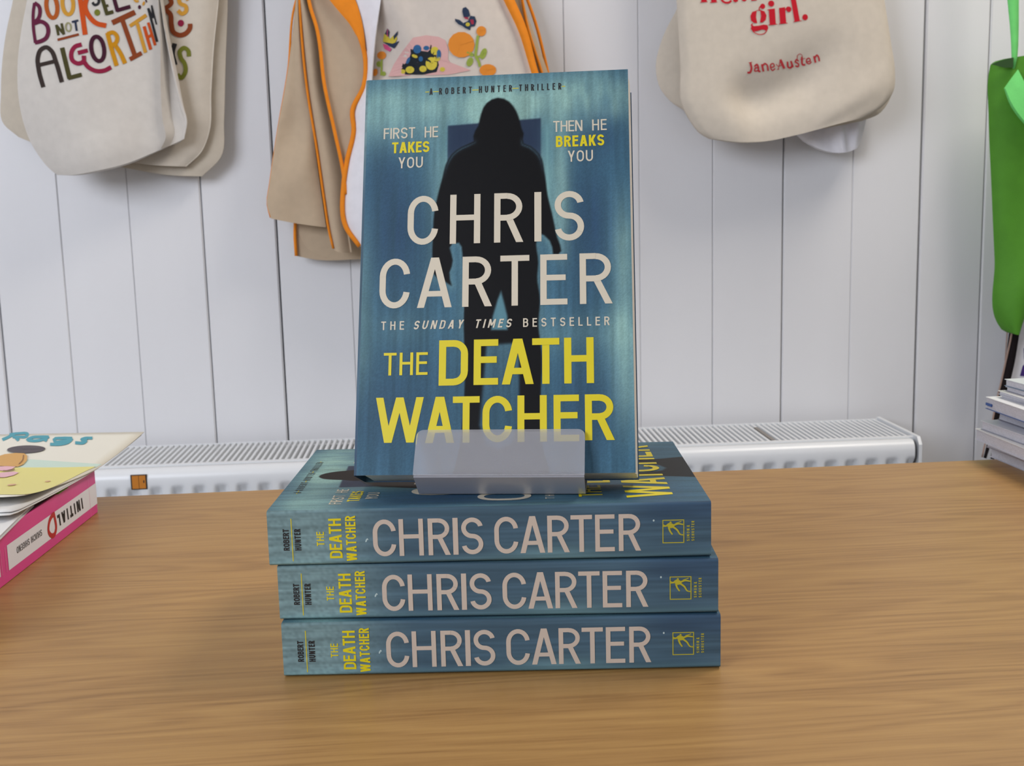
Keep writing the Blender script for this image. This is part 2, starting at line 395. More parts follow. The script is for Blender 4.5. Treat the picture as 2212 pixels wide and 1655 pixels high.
# ------------------------------------------------------------------ display table
pl, pr = on_z(500, 1061, 0), on_z(2000, 998, 0)
tyaw = math.atan2(pr.y-pl.y, pr.x-pl.x)
TM = Matrix.Translation((0, pl.y - pl.x*math.tan(tyaw), 0)) @ Matrix.Rotation(tyaw, 4, 'Z')
tb = empty('display_table'); tb.matrix_world = TM @ Matrix.Translation((0, -.4, FLOOR_Z))
tag(tb, 'light oak display table with a plain flat top in the foreground', 'table')
tz = -FLOOR_Z
mb = MB(); mb.box((-1.0, -.40, tz-.028), (1.0, .40, tz)); bevel(mb.build('table_top', M_wood, tb), .0015)
for sx in (-.92, .92):
    for sy in (-.34, .34):
        mb = MB(); mb.box((sx-.025, sy-.025, 0), (sx+.025, sy+.025, tz-.029)); mb.build('leg', M_steel, tb)
mb = MB()
for sy in (-.34, .34): mb.box((-.89, sy-.012, tz-.085), (.89, sy+.012, tz-.029))
mb.build('apron', M_steel, tb)

# ------------------------------------------------------------------ the paperback (built once, copied)
BW, BH, BT = 130.0, 198.0, 25.7   # mm
figL = [(66.2,185.8),(60.5,182.9),(57.8,176.5),(56.5,170.5),(54.3,167.0),(55.0,164.0),(49.4,161.1),(44.4,157.7),(41.5,153.1),(39.4,144.8),(37.2,135.4),(35.6,126.0),(35.3,116.7),(35.3,102.7),(36.3,95.8),(39.0,93.5),(41.6,92.7),(44.6,89.9),(43.4,95.7),(45.1,102.5),(44.4,106.0),(43.6,110.6),(47.6,111.7),(50.0,102.4),(50.8,88.6),(50.7,70.6),(51.6,48.4),(51.3,35.3),(49.5,14),(46,-2)]
figR = [(66.2,185.8),(70.7,184.4),(74.6,179.9),(76.8,174.4),(78.2,168.3),(79.3,165.2),(78.2,162.4),(83.1,159.3),(87.1,154.8),(89.2,145.3),(90.7,133.5),(92.8,124.2),(94.5,114.9),(96.0,104.6),(93.8,104.0),(92.1,110.4),(86.2,115.2),(85.1,110.6),(86.0,101.4),(85.5,92.4),(86.7,83.4),(86.0,70.0),(87.5,56.7),(87.0,35.0),(87.5,14),(91,-2)]
FIG = figL[::-1] + figR[1:]
GAP1 = [(68.3,87.1),(66.6,82.7),(64.4,74.8),(63.8,68.1),(71.4,68.0),(71.4,74.7),(69.8,81.5)]
GAP2 = [(61.5,61),(77,61.8),(77,23),(73.5,14),(67,11.5),(61.5,14),(58.5,23)]
def smooth_loop(P, n): return [tuple(p) for p in catmull(list(P)+[P[0]], n+1)[:-1]]
FIG = smooth_loop(FIG, 170)
def sdf(P, X, Z):
    P = np.array(P); d2 = np.full(X.shape, 1e9); ins = np.zeros(X.shape, bool)
    for i in range(len(P)):
        a, b = P[i], P[(i+1) % len(P)]; e = b-a; l2 = max(1e-9, e@e)
        t = np.clip(((X-a[0])*e[0]+(Z-a[1])*e[1])/l2, 0, 1)
        d2 = np.minimum(d2, (X-a[0]-t*e[0])**2+(Z-a[1]-t*e[1])**2)
        c = (a[1] > Z) != (b[1] > Z)
        with np.errstate(divide='ignore', invalid='ignore'):
            xi = a[0]+(Z-a[1])/(b[1]-a[1] if b[1] != a[1] else 1e-9)*e[0]
        ins ^= c & (X < xi)
    d = np.sqrt(d2); return np.where(ins, -d, d)
def sst(a, b, x): t = np.clip((x-a)/(b-a), 0, 1); return t*t*(3-2*t)
def noise1(n, lo, seed):
    r = np.random.default_rng(seed); k = r.random(lo+1)
    x = np.linspace(0, lo-1e-6, n); i = x.astype(int); t = x-i; t = t*t*(3-2*t); return k[i]*(1-t)+k[i+1]*t
def noise2(X, Z, sx, sz, seed):
    r = np.random.default_rng(seed); n = 64; k = r.random((n, n))
    x = X/sx; z = Z/sz; i = np.floor(x).astype(int); j = np.floor(z).astype(int); u = x-i; v = z-j
    u = u*u*(3-2*u); v = v*v*(3-2*v); g = lambda a, b: k[a % n, b % n]
    return (g(i,j)*(1-u)+g(i+1,j)*u)*(1-v)+(g(i,j+1)*(1-u)+g(i+1,j+1)*u)*v
def mixc(c, col, w): return c*(1-w[..., None])+np.array(col, float)*w[..., None]
def cover_art(X, Z):
    """printed artwork of the front cover: teal wash, doorway and hooded figure"""
    c = np.zeros(X.shape+(3,)); c[:] = (62, 97, 116)
    st = noise2(X, Z, 1.6, 40, 1)*.5+noise2(X, Z, .8, 22, 2)*.35+noise2(X, Z, 4, 60, 3)*.4
    bl = noise2(X, Z, 14, 18, 5)*.5+noise2(X, Z, 5, 7, 6)*.3+noise2(X, Z, 2.2, 9, 7)*.3
    G = lambda x, z, sx, sz: np.exp(-((X-x)/sx)**2-((Z-z)/sz)**2)
    light = .70*G(30,182,42,15)+.72*G(86,184,34,13)+.55*G(118,182,22,15)*bl*1.4+.30*G(8,176,18,22)
    d = sdf(FIG, X, Z)
    light += .55*np.exp(-np.maximum(d, 0)/5.0)*sst(105,150,Z)+.34*np.exp(-np.maximum(d,0)/3.0)*(1-sst(105,150,Z))*sst(30,90,Z)
    light += .58*G(97,150,4.5,30)+.45*G(98,122,4,20)+.25*G(36,150,5,20)
    light += .75*np.exp(-((X-126)/6)**2)*sst(150,105,Z)*sst(4,40,Z)+.45*np.exp(-((X-1)/6)**2)*sst(150,90,Z)*sst(20,60,Z)
    light += .28*np.exp(-((Z-66)/9)**2)*np.exp(-((X-100)/22)**2)+.22*G(22,70,14,10)+.2*G(118,60,8,20)
    light = np.clip(light*(.62+.62*bl), 0, 1)
    c = mixc(c, (138, 174, 166), light)
    c = mixc(c, (42, 64, 88), np.clip(.80*G(18,118,16,30)+.75*G(110,118,12,34)+.5*G(20,30,30,26)+.6*G(108,30,14,24)+.5*G(118,165,10,12)+.4*G(10,150,10,16), 0, 1)*(.35+.75*st))
    c *= (0.84+.30*st)[..., None]
    c *= (.95+.10*RNG.random(X.shape))[..., None]
    door = sst(-.5, .5, X-41.7)*sst(-.5, .5, 87.4-X)*sst(-.5, .5, 172.0+(X-41)*.045-Z)*sst(138, 160, Z)
    c = mixc(c, (34, 45, 68), door*.9)
    rim = np.exp(-np.abs(X-90.5)/2.0)*sst(100,130,Z)*sst(178,165,Z)+.5*np.exp(-np.abs(X-40)/1.6)*sst(120,140,Z)*sst(178,165,Z)
    c = mixc(c, (136, 186, 182), np.clip(rim*.55, 0, 1))
    fig = sst(.55, -.55, d)
    g1 = sst(.8, -.8, sdf(GAP1, X, Z)); g2 = sst(1.2, -1.2, sdf(GAP2, X, Z))*.9
    fade = .8+.2*sst(0, 24, Z)
    f = fig*(1-g1)*(1-g2)*fade
    c = mixc(c, (92, 138, 150), g1*.7); c = mixc(c, (12, 12, 14), f)
    edge = np.exp(-np.abs(d+.9)/.5)*sst(140,158,Z)*sst(166,160,Z)
    c = mixc(c, (88, 128, 148), np.clip(edge*.55, 0, 1))
    return c
def spine_art(sx, sy):
    c = np.zeros(sx.shape+(3,)); c[:] = (68, 91, 106)
    st = noise2(sy, sx, 1.3, 40, 11)*.5+noise2(sy, sx, .6, 18, 12)*.3+noise2(sy, sx, 4, 30, 13)*.4
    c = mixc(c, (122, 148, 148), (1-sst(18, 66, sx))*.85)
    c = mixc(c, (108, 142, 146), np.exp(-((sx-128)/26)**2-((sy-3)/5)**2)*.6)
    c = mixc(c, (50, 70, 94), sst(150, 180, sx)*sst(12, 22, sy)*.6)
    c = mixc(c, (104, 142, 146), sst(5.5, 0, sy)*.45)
    c *= (.80+.36*st)[..., None]
    sp = noise2(sx+.37*sy, sy, 1.3, 1.1, 15); c *= (1+.16*(sp-.5)*(1-sst(20,70,sx)))[..., None]
    return c
def vcol_mat(name, rough, spec):
    m = bpy.data.materials.new(name); nt, b, N, L = nodes(m)
    a = N('ShaderNodeVertexColor'); a.layer_name = 'print'
    L(a.outputs['Color'], b.inputs['Base Color'])
    b.inputs['Roughness'].default_value = rough; b.inputs['Specular IOR Level'].default_value = spec
    return m
M_cover = vcol_mat('printed_matt_cover', .46, .16)
def grid_mesh(name, P, colors, m):
    """P: (ny,nx,3) points, colors: (ny,nx,3) sRGB 0-255"""
    ny, nx = P.shape[:2]; me = bpy.data.meshes.new(name)
    idx = np.arange(ny*nx).reshape(ny, nx)
    q = np.stack([idx[:-1,:-1], idx[:-1,1:], idx[1:,1:], idx[1:,:-1]], -1).reshape(-1, 4)
    me.vertices.add(ny*nx); me.vertices.foreach_set('co', P.reshape(-1).astype(np.float32))
    nf = len(q); me.loops.add(nf*4); me.loops.foreach_set('vertex_index', q.reshape(-1).astype(np.int32))
    me.polygons.add(nf); me.polygons.foreach_set('loop_start', np.arange(0, nf*4, 4, dtype=np.int32))
    me.update(calc_edges=True); me.validate()
    me.polygons.foreach_set('use_smooth', [True]*nf)
    ca = me.color_attributes.new('print', 'FLOAT_COLOR', 'POINT')
    rgba = np.ones((ny*nx, 4), np.float32); rgba[:, :3] = linnp(colors.reshape(-1, 3))
    ca.data.foreach_set('color', rgba.reshape(-1)); me.materials.append(m)
    return me
RC = 1.4   # rounding of the spine edges, mm
# front cover sheet: local x 0..BW, z 0..BH at y = 0
xs = np.linspace(RC, BW, 258); zs = np.linspace(0, BH, 397); X, Z = np.meshgrid(xs, zs)
PF = np.stack([X/1000, -0.0*X, Z/1000], -1)
me_front = grid_mesh('front_cover', PF, cover_art(X, Z), M_cover)
# spine: profile across the thickness with rounded edges
R2 = 2.4
prof = [(RC-RC*math.sin(a), RC-RC*math.cos(a)) for a in np.linspace(0, PI/2, 7)]
R3 = 4.2; R2 = 1.9
prof += [(0, y) for y in np.linspace(RC, BT-R2, 44)[1:]]
prof += [(R3-R3*math.cos(a), BT-R2+R2*math.sin(a)) for a in np.linspace(0, PI/2, 9)[1:]]
prof = np.array(prof); zs2 = np.linspace(0, BH, 397)
PS = np.zeros((len(prof), len(zs2), 3)); PS[..., 0] = prof[:, 0:1]/1000; PS[..., 1] = prof[:, 1:2]/1000; PS[..., 2] = zs2[None]/1000
SX, SY = np.meshgrid(BH-zs2, BT-prof[:, 1])
sc_ = spine_art(SX, SY)
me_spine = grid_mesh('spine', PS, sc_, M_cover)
M_back = mat('printed_back_cover', (60, 92, 122), .45, .4, .12, 30, 0, 1, (8, 1, 1))
M_beige = mat('beige_lettering', (208, 197, 175), .45); M_yel = mat('yellow_lettering', (216, 198, 8), .45)
M_pink = mat('pale_spine_lettering', (196, 181, 166), .45); M_blk = mat('black_lettering', (26, 26, 28), .5)
def flat_letters(name, quads, m, parent, plane):
    """plane 'front': (x,z) mm on y=-0.15;  plane 'spine': (sx,sy) mm on the spine face"""
    vs, fs = [], []
    for n_, q in enumerate(quads):
        k = len(vs); h = .00010+.0000035*(n_ % 40)
        for a, b in q:
            vs.append((a/1000, -h, b/1000) if plane == 'front' else (-h, (BT-b)/1000, (BH-a)/1000))
        fs.append(tuple(range(k, k+len(q))))
    o = obj(name, vs, fs, m, parent)
    return o
def spans(px, x0, x1):
    a, b = px[0][0], px[-1][1]; s = (x1-x0)/(b-a); return [(x0+(p-a)*s, x0+(q-a)*s) for p, q in px]
def make_book(skew=0.0):
    root = empty('paperback_book')
    link_mesh('front_cover', me_front, root)
    link_mesh('spine', me_spine, root)
    k = skew
    mb = MB(); w = BW/1000; t = BT/1000; h = BH/1000; r = RC/1000
    r2 = .0042
    mb.add([(r2,t-.0004,0),(w+k,t-.0004,0),(w+k,t,0),(r2,t,0),(r2,t-.0004,h),(w+k,t-.0004,h),(w+k,t,h),(r2,t,h)],
           [(0,3,2,1),(4,5,6,7),(0,1,5,4),(1,2,6,5),(2,3,7,6),(3,0,4,7)])
    mb.build('back_cover', M_back, root)
    # inside of the front cover: thin sheet behind the print
    mb = MB(); mb.box((r, .00006, 0), (w, .00035, h)); mb.build('cover_card', M_white, root)
    mb = MB(); n = 9; vs = []; fs = []
    for i in range(n):
        s = i/(n-1); y = .0004+(t-.0008)*s; bul = k*s + .0006*math.sin(PI*s) + .0003*math.sin(17*s)
        for z in (.0006, h-.0006): vs += [(.0044, y, z), (w-.0008+bul, y, z)]
    for i in range(n-1):
        a = i*4; b = a+4
        fs += [(a,a+1,b+1,b),(a+1,a+3,b+3,b+1),(a+3,a+2,b+2,b+3),(a+2,a,b,b+2)]
    fs += [(0,2,3,1),((n-1)*4,(n-1)*4+1,(n-1)*4+3,(n-1)*4+2)]
    obj('page_block', vs, fs, M_page, root)
    # lettering of the front
    wt = .122
    q = text_quads('CHRIS', 0, 0, 111.1, 24.9, wt, spans([(425,650),(735,955),(1055,1265),(1345,1395),(1490,1700)], 22.8, 107.9))
    q += text_quads('CARTER', 0, 0, 79.7, 24.8, wt, spans([(212,420),(470,705),(775,975),(1030,1225),(1298,1478),(1560,1775)], 9.9, 120.8))
    flat_letters('author_lettering', q, M_beige, root, 'front')
    q = text_quads('DEATH', 0, 0, 41.8, 21.8, .155, spans([(606,803),(842,1007),(1032,1245),(1235,1417),(1448,1645)], 39.2, 111.7))
    q += text_quads('WATCHER', 0, 0, 15.1, 21.4, .150, spans([(190,515),(527,722),(712,892),(912,1110),(1145,1340),(1385,1553),(1592,1785)], 9.7, 120.8))
    q += text_quads('THE', 12.9, 33.9, 47.1, 10.9, .125)
    flat_letters('title_lettering', q, M_yel, root, 'front')
    q = text_quads('FIRST', 9.9, 25.6, 166.2, 5.7, .13)+text_quads('HE', 30.3, 37.0, 166.2, 5.7, .13)+text_quads('YOU', 17.6, 29.7, 150.6, 5.7, .13)
    flat_letters('tagline_lettering', q, M_beige, root, 'front')
    q = text_quads('THEN', 93.4, 107.6, 166.6, 5.7, .13)+text_quads('HE', 112.3, 119.3, 166.6, 5.7, .13)+text_quads('YOU', 100.4, 112.5, 150.9, 5.7, .13)
    flat_letters('tagline_lettering', q, M_beige, root, 'front')
    flat_letters('tagline_lettering', text_quads('TAKES', 14.2, 32.8, 158.6, 5.7, .19), M_yel, root, 'front')
    q = text_quads('BREAKS', 94.7, 118, 158.7, 5.7, .19)
    flat_letters('tagline_lettering', q, M_yel, root, 'front')
    X_ = lambda p: 11.2+(p-222)*(119.3-11.2)/(1750-222)
    q = text_quads('THE', X_(222), X_(378), 69.2, 4.2, .15)+text_quads('SUNDAY', X_(440), X_(770), 69.2, 4.2, .17, None, .24)
    q += text_quads('TIMES', X_(852), X_(1095), 69.2, 4.2, .17, None, .24)+text_quads('BESTSELLER', X_(1178), X_(1750), 69.2, 4.2, .15)
    flat_letters('quote_lettering', q, M_beige, root, 'front')
    X_ = lambda p: 32.3+(p-585)*(97.5-32.3)/(1532-585)
    q = text_quads('A', X_(585), X_(608), 188.7, 3.5, .15)+text_quads('ROBERT', X_(655), X_(890), 188.7, 3.5, .15, None, 0, .72)
    q += text_quads('HUNTER', X_(942), X_(1180), 188.7, 3.5, .15, None, 0, .72)+text_quads('THRILLER', X_(1230), X_(1532), 188.7, 3.5, .15, None, 0, .72)
    flat_letters('series_lettering', q, M_blk, root, 'front')
    q = rect(X_(555), 190.15, X_(583), 190.5)+rect(X_(610), 190.15, X_(652), 190.5)+rect(X_(893), 190.15, X_(940), 190.5)+rect(X_(1183), 190.15, X_(1228), 190.5)+rect(X_(1535), 190.15, X_(1560), 190.5)
    flat_letters('series_rule', q, M_yel, root, 'front')
    # lettering of the spine
    q = text_quads('CHRIS', 0, 0, 3.9, 17.0, .122, [(47.0,57.4),(58.7,69.6),(71.7,81.6),(82.8,85.1),(86.6,96.3)])
    q += text_quads('CARTER', 0, 0, 3.9, 17.0, .122, [(101.3,112),(112.8,123.9),(125,134.9),(135.4,145),(146.3,155),(156.8,166.7)])
    flat_letters('author_lettering', q, M_pink, root, 'spine')
    q = rot_up(text_quads('THE', 0, 6.6, 0, 3.4, .15), 25.2, 9.3)+rot_up(text_quads('DEATH', 0, 18.3, 0, 5.7, .17), 33.1, 3.5)
    q += rot_up(text_quads('WATCHER', 0, 20.9, 0, 4.6, .17), 39.5, 2.1)
    flat_letters('title_lettering', q, M_yel, root, 'spine')
    q = rot_up(text_quads('ROBERT', 0, 10, 0, 2.7, .2), 9.5, 7.5)+rot_up(text_quads('HUNTER', 0, 10, 0, 2.8, .2), 14.7, 7.5)
    flat_letters('series_lettering', q, M_blk, root, 'spine')
    flat_letters('series_rule', rect(10.6, 2.5, 10.95, 22.2), M_yel, root, 'spine')
    b0, b1, c0, c1 = 176.3, 186.0, 7.0, 17.8
    E_ = lambda x, y: (b0+(x-1535)/190*(b1-b0), c1-(y-1190)/200*(c1-c0))
    q = rect(b0,c0,b1,c0+.4)+rect(b0,c1-.4,b1,c1)+rect(b0,c0,b0+.4,c1)+rect(b1-.4,c0,b1,c1)
    def stroke(p, w, taper=None): return ribbon2d([E_(*a) for a in p], w, False, 8, taper)
    q += stroke([(1542,1232),(1556,1240),(1575,1236)], .5)+stroke([(1542,1246),(1575,1244)], .45)
    q += [E_(*p) for p in []] and [] or []
    q += [[E_(*p) for p in ((1572,1228),(1592,1216),(1625,1224),(1640,1240),(1636,1258),(1604,1262),(1580,1252))]]
    q += [[E_(*p) for p in ((1596,1216),(1600,1204),(1614,1206),(1616,1220))]]
    q += stroke([(1590,1255),(1600,1285),(1622,1316)], .9, (1, .7))+stroke([(1634,1236),(1665,1226),(1716,1232)], .9, (1, .6))
    q += stroke([(1630,1252),(1664,1278),(1690,1316),(1716,1322)], .9, (1, .6))+stroke([(1650,1222),(1700,1206)], .35)
    q += rot_up(text_quads('SIMON', 0, 5.6, 0, 1.3, .2), 188.4, 7.9)+rot_up(text_quads('&', 0, .9, 0, 1.3, .2), 188.4, 14.4)
    q += rot_up(text_quads('SCHUSTER', 0, 9.2, 0, 1.3, .2), 190.5, 7.9)
    flat_letters('publisher_emblem', q, mat('dull_yellow_print', (176, 166, 40), .5), root, 'spine')
    q = [ell2d(44.0, 11.4, .35, .9, -.4, 10), ell2d(44.6, 12.0, .25, .5, .4, 8), ell2d(172.4, 17.6, .4, .5, 0, 10)]
    flat_letters('print_fleck', q, mat('pale_fleck', (176, 196, 196), .5), root, 'spine')
    return root
def copy_tree(o, parent=None):
    c = o.copy(); COL.objects.link(c); c.parent = parent
    for ch in [x for x in o.children]: copy_tree(ch, c)
    return c
RT = Matrix(((0, 0, -1), (1, 0, 0), (0, -1, 0)))   # lying: width -> +y, height -> -x, depth -> -z
FIT = [(-.1069, .4994, -.0113, 'bottom'), (-.1079, .5025, -.0249, 'middle'), (-.1109, .5011, -.0097, 'top')]
LBL = {'bottom': 'thriller paperback lying lowest in the stack, flat on the oak table top',
       'middle': 'thriller paperback lying in the middle of the stack, between two identical books',
       'top': 'thriller paperback lying topmost of the flat stack, under the frosted stand'}
book0 = make_book(0.0)
for i, (x, y, yaw, nm) in enumerate(FIT):
    b = book0 if i == 0 else copy_tree(book0)
    L_ = BH/1000
    b.matrix_world = Matrix.Translation((x+L_*math.cos(yaw), y+L_*math.sin(yaw), i*.0259+.0258)) @ Matrix.Rotation(yaw, 4, 'Z') @ RT.to_4x4()
    tag(b, LBL[nm], 'book', 'copies of the blue thriller paperback')
sb = make_book(.0018)
S_Y, S_T, S_R, S_SC = -.0974, -.3656, -.0074, 1.008
SM = Matrix.Rotation(S_Y, 4, 'Z') @ Matrix.Rotation(S_T, 4, 'X') @ Matrix.Rotation(S_R, 4, 'Y')
so = CAM_P + (Vector((-.0739, .5187, .0889)) - CAM_P)*S_SC
sb.matrix_world = Matrix.Translation(so) @ SM
tag(sb, 'thriller paperback propped upright, its hooded figure cover facing out, on a frosted stand', 'book', 'copies of the blue thriller paperback')

# ------------------------------------------------------------------ frosted acrylic stand
st = empty('book_stand', so, S_Y)
tag(st, 'frosted clear plastic easel holding the upright paperback on the book stack', 'book stand')
M_ac = bpy.data.materials.new('frosted_acrylic'); nt, b, N, L = nodes(M_ac)
b.inputs['Base Color'].default_value = lin((230, 230, 234)); b.inputs['Roughness'].default_value = .25
b.inputs['Transmission Weight'].default_value = .80; b.inputs['IOR'].default_value = 1.3; b.inputs['Specular IOR Level'].default_value = .3
M_ac2 = mat('frosted_acrylic_bend', (176, 176, 182), .5, .3)
b2_ = M_ac2.node_tree.nodes['Principled BSDF']; b2_.inputs['Transmission Weight'].default_value = .35; b2_.inputs['IOR'].default_value = 1.3
ct, sn = math.cos(-S_T), math.sin(-S_T)
ZT = 2*.0259+.0258-so.z+.0004              # stack top in the stand's frame
def tl(d, u): return (d*ct+u*sn, -d*sn+u*ct)     # (normal depth, up along cover) -> (y, z)
def sheet(name, line, x0, x1, th, rnd=0.0, m=None):
    """bent sheet: polyline in (y,z), extruded in x; rounded corners at the last end"""
    n = len(line); vs = []; fs = []
    nr = []
    for i in range(n):
        a = Vector(line[max(0, i-1)]); c = Vector(line[min(n-1, i+1)]); t = (c-a).normalized(); nr.append(Vector((-t.y, t.x)))
    tot = [0]
    for i in range(1, n): tot.append(tot[-1]+(Vector(line[i])-Vector(line[i-1])).length)
    for i in range(n):
        ins = 0.0; e = tot[-1]-tot[i]
        if rnd and e < rnd: ins = rnd-math.sqrt(max(0, rnd*rnd-(rnd-e)**2))
        p = Vector(line[i])
        for x in (x0+ins, x1-ins):
            for s in (-.5, .5): q = p+nr[i]*th*s; vs.append((x, q.x, q.y))
    for i in range(n-1):
        a = i*4; c = a+4
        fs += [(a,a+2,c+2,c),(a+1,c+1,c+3,a+3),(a,c,c+1,a+1),(a+2,a+3,c+3,c+2)]
    fs += [(0,1,3,2),((n-1)*4,(n-1)*4+2,(n-1)*4+3,(n-1)*4+1)]
    return obj(name, vs, fs, m or M_ac, st)
lx0, lx1 = .0296, .1072
FD = -.0085
low = (tl(FD, -.0014)[0]+.0125, ZT+.0009)
LD = lambda u: FD+(-.0014-FD)*u/.0206
lip = [tl(FD, -.0012)]+[tl(LD(u), u) for u in np.linspace(0.0003, .0176, 6)]+[tl(LD(u), u) for u in [.0176+.0030*(1-(1-k/6)**1.6) for k in range(1, 7)]]
lp = sheet('front_lip', lip, lx0, lx1, .0016, .0034); lp['label'] = 'frosted front lip with rounded corners'
sheet('ledge', [tl(FD, -.0014), (tl(FD,-.0014)[0]*.45+low[0]*.55, tl(FD,-.0014)[1]*.45+low[1]*.55), low], lx0+.0002, lx1-.0002, .0016, 0, M_ac2)
bk = tl(.0285, 0)
sheet('base_plate', [low, (bk[0]+.001, ZT+.0009)], lx0, lx1, .0016, 0, M_ac2)
rp = [(bk[0]+.001, ZT+.0009)]+[tl(.0285, u) for u in np.linspace(.004, .115, 4)]
sheet('back_rest', rp, lx0, lx1, .0016, .004)
sheet('prop_leg', [tl(.0295, .113), (tl(.0295, .113)[0]+.030, ZT+.0010)], lx0+.015, lx1-.015, .0016)

# ------------------------------------------------------------------ books at the left edge
def box_part(name, a, b, m, parent, bev=0.0):
    mb = MB(); mb.box(a, b); o = mb.build(name, m, parent)
    return bevel(o, bev) if bev else o
pf = on_z(210.5, 1107, 0); pn = on_z(1, 1271, 0)
sd = (pn-pf).normalized(); pyaw = math.atan2(sd.x, -sd.y)          # spine runs from pf towards the camera
PT, PL, PW = .0315, .210, .148
pk = empty('comic_omnibus', pf, pyaw)
tag(pk, 'thick pink comic omnibus lying flat, spine out, at the left table edge', 'book')
M_pk = mat('pink_cover_print', (226, 74, 150), .4, .5, .04, 30)
r = .0012
box_part('page_block', (-PW+.001, -PL+.001, .0006), (-.001, -.001, PT-.0006), M_page, pk)
box_part('back_cover', (-PW, -PL, 0), (-.0008, 0, .0006), M_pk, pk)
box_part('front_cover', (-PW, -PL, PT-.0006), (-.0008, 0, PT), mat('dark_plum_cover', (74, 40, 70), .4, .5, .3, 40), pk)
box_part('spine', (-.0012, -PL, .0002), (.0004, 0, PT-.0002), M_pk, pk, .0004)
def spine_flat(name, polys, m, parent, off=.00055):
    vs, fs = [], []
    for q in polys:
        k = len(vs); vs += [(off, -a/1000, b/1000) for a, b in q]; fs.append(tuple(range(k, k+len(q))))
    return obj(name, vs, fs, m, parent)
# spine coordinates: a = mm from the far end towards the camera, b = mm up
M_pan = mat('white_spine_panel', (236, 237, 244), .5, .3)
spine_flat('title_panel', rect(0.2, 6.6, 152, 21.6), M_pan, pk)
spine_flat('number_panel', rect(163.5, 6.6, 186, 21.6), M_white, pk)
up = lambda quads, a0, b0, s=1: [[(a0+x, b0+y) for x, y in q] for q in quads]
# the title is upside down: read from the camera end towards the far end with letters inverted
def inv(quads, a1, b1): return [[(a1-x, b1-y) for x, y in q] for q in quads]
T_ = text_quads('INITIAL', 0, 46, 0, 7.8, .27, None, -.12, 1.25)
# seen from the +x side with a growing to the left, inverted letters run left-to-right away from the reader
spine_flat('title_lettering', [[(29+x, 18.3-y) for x, y in q] for q in T_], M_blk, pk, .0007)
D_ = ribbon2d([(79.5,20.6),(78.6,10.0),(81.0,7.9),(87.5,8.8),(90.6,12.5),(88.5,17.5),(83.5,20.2)], 3.2, True, 40)
spine_flat('title_initial', D_, mat('red_print', (190, 36, 40), .45), pk, .0007)
spine_flat('author_lettering', [[(101+x, 16.8-y) for x, y in q] for q in text_quads('SHUICHI', 0, 17, 0, 4.0, .15)+text_quads('SHIGENO', 19.5, 38.5, 0, 4.0, .15)], mat('grey_print', (84, 84, 88), .5), pk, .0007)
spine_flat('edge_rule', rect(14.2, .4, 14.5, PT*1000-.4)+rect(155.0, 6.8, 155.4, 21.4)+rect(161.0, 6.8, 161.4, 21.4), mat('pale_pink_rule', (240, 150, 195), .45), pk, .0006)
spine_flat('volume_number', ribbon2d([(168,18.5),(176,18.5),(176.5,13.5),(170,13.8),(169,10),(177,9.2)], 2.2, False, 24), M_blk, pk, .0007)
box_part('page_marker', (-.035, -.0705, PT-.0001), (.0013, -.054, PT+.0004), mat('green_paper', (112, 150, 44), .6), pk)

# white booklet between the omnibus and the picture book
q1 = on_z(73, 1085, PT+.0025); q2 = on_z(0, 1157, PT+.0025)
wk = empty('white_booklet', (q1.x, q1.y, PT+.0001), math.atan2((q2-q1).x, -(q2-q1).y))
tag(wk, 'plain white booklet slipped between the pink omnibus and the picture book', 'booklet')
box_part('front_cover', (-.14, -.19, .0020), (0, 0, .0024), M_white, wk)
box_part('page_block', (-.139, -.1895, .0004), (-.0008, -.0008, .0020), M_pagew, wk)
box_part('back_cover', (-.14, -.19, 0), (0, 0, .0004), M_white, wk)

# picture book lying across the omnibus
zr = PT+.0030
c1 = on_z(311, 933, zr+.0068); c2 = on_z(40.5, 1072, zr+.0105)
ryaw = math.atan2((c2-c1).x, -(c2-c1).y); RLn = (c2-c1).length; RWd = .26
pb = empty('picture_book', (c1.x, c1.y, 0), ryaw)
tag(pb, 'thin cream and yellow picture book lying on the pink omnibus, corner curling up', 'book')
M_cream = mat('cream_cover_print', (226, 222, 208), .4, .4)
def lift_(u):     # the soft book curls up at both ends
    return .0068*max(0, 1-u/.096)**1.5+.0105*max(0, (u-.096)/(RLn-.096))**1.6
def curl(x, y): return zr+lift_(-y)
def cover_sheet(name, x0, y0, x1, y1, hf, th, m, rnd=.009, nx=28, ny=28, skew=0.0):
    vs, fs = [], []
    for lay in (1, 0):
        for j in range(ny):
            for i in range(nx):
                x = x0+(x1-x0)*i/(nx-1); y = y0+(y1-y0)*j/(ny-1)
                dx = x-(x1-rnd); dy = (y0+rnd)-y     # rounded near right corner
                if dx > 0 and dy > 0:
                    l = math.hypot(dx, dy)
                    if l > 0: k = max(dx, dy)/l; x = x1-rnd+dx*k; y = y0+rnd-dy*k
                vs.append((x+skew*max(0, (-y-.09)/(-y0-.09)), y, hf(x, y)+(0 if lay else -th)))
    n = nx*ny
    for j in range(ny-1):
        for i in range(nx-1):
            a = j*nx+i; fs.append((a,a+1,a+nx+1,a+nx)); fs.append((n+a,n+a+nx,n+a+nx+1,n+a+1))
    ring = [i for i in range(nx)]+[j*nx+nx-1 for j in range(1, ny)]+[(ny-1)*nx+i for i in range(nx-2, -1, -1)]+[j*nx for j in range(ny-2, 0, -1)]
    for k in range(len(ring)):
        a, c = ring[k], ring[(k+1) % len(ring)]; fs.append((c, a, n+a, n+c))
    o = obj(name, vs, fs, m, pb, True)
    return o
cover_sheet('front_cover', -RWd, -RLn, 0, 0, curl, .0005, M_cream)
cover_sheet('page_block', -RWd, -RLn-.016, -.0022, -.0015, lambda x, y: zr-.0004+.45*lift_(-y)*(1 if -y > .096 else 2.2), .0006, M_white, .006, 28, 28, .0060)
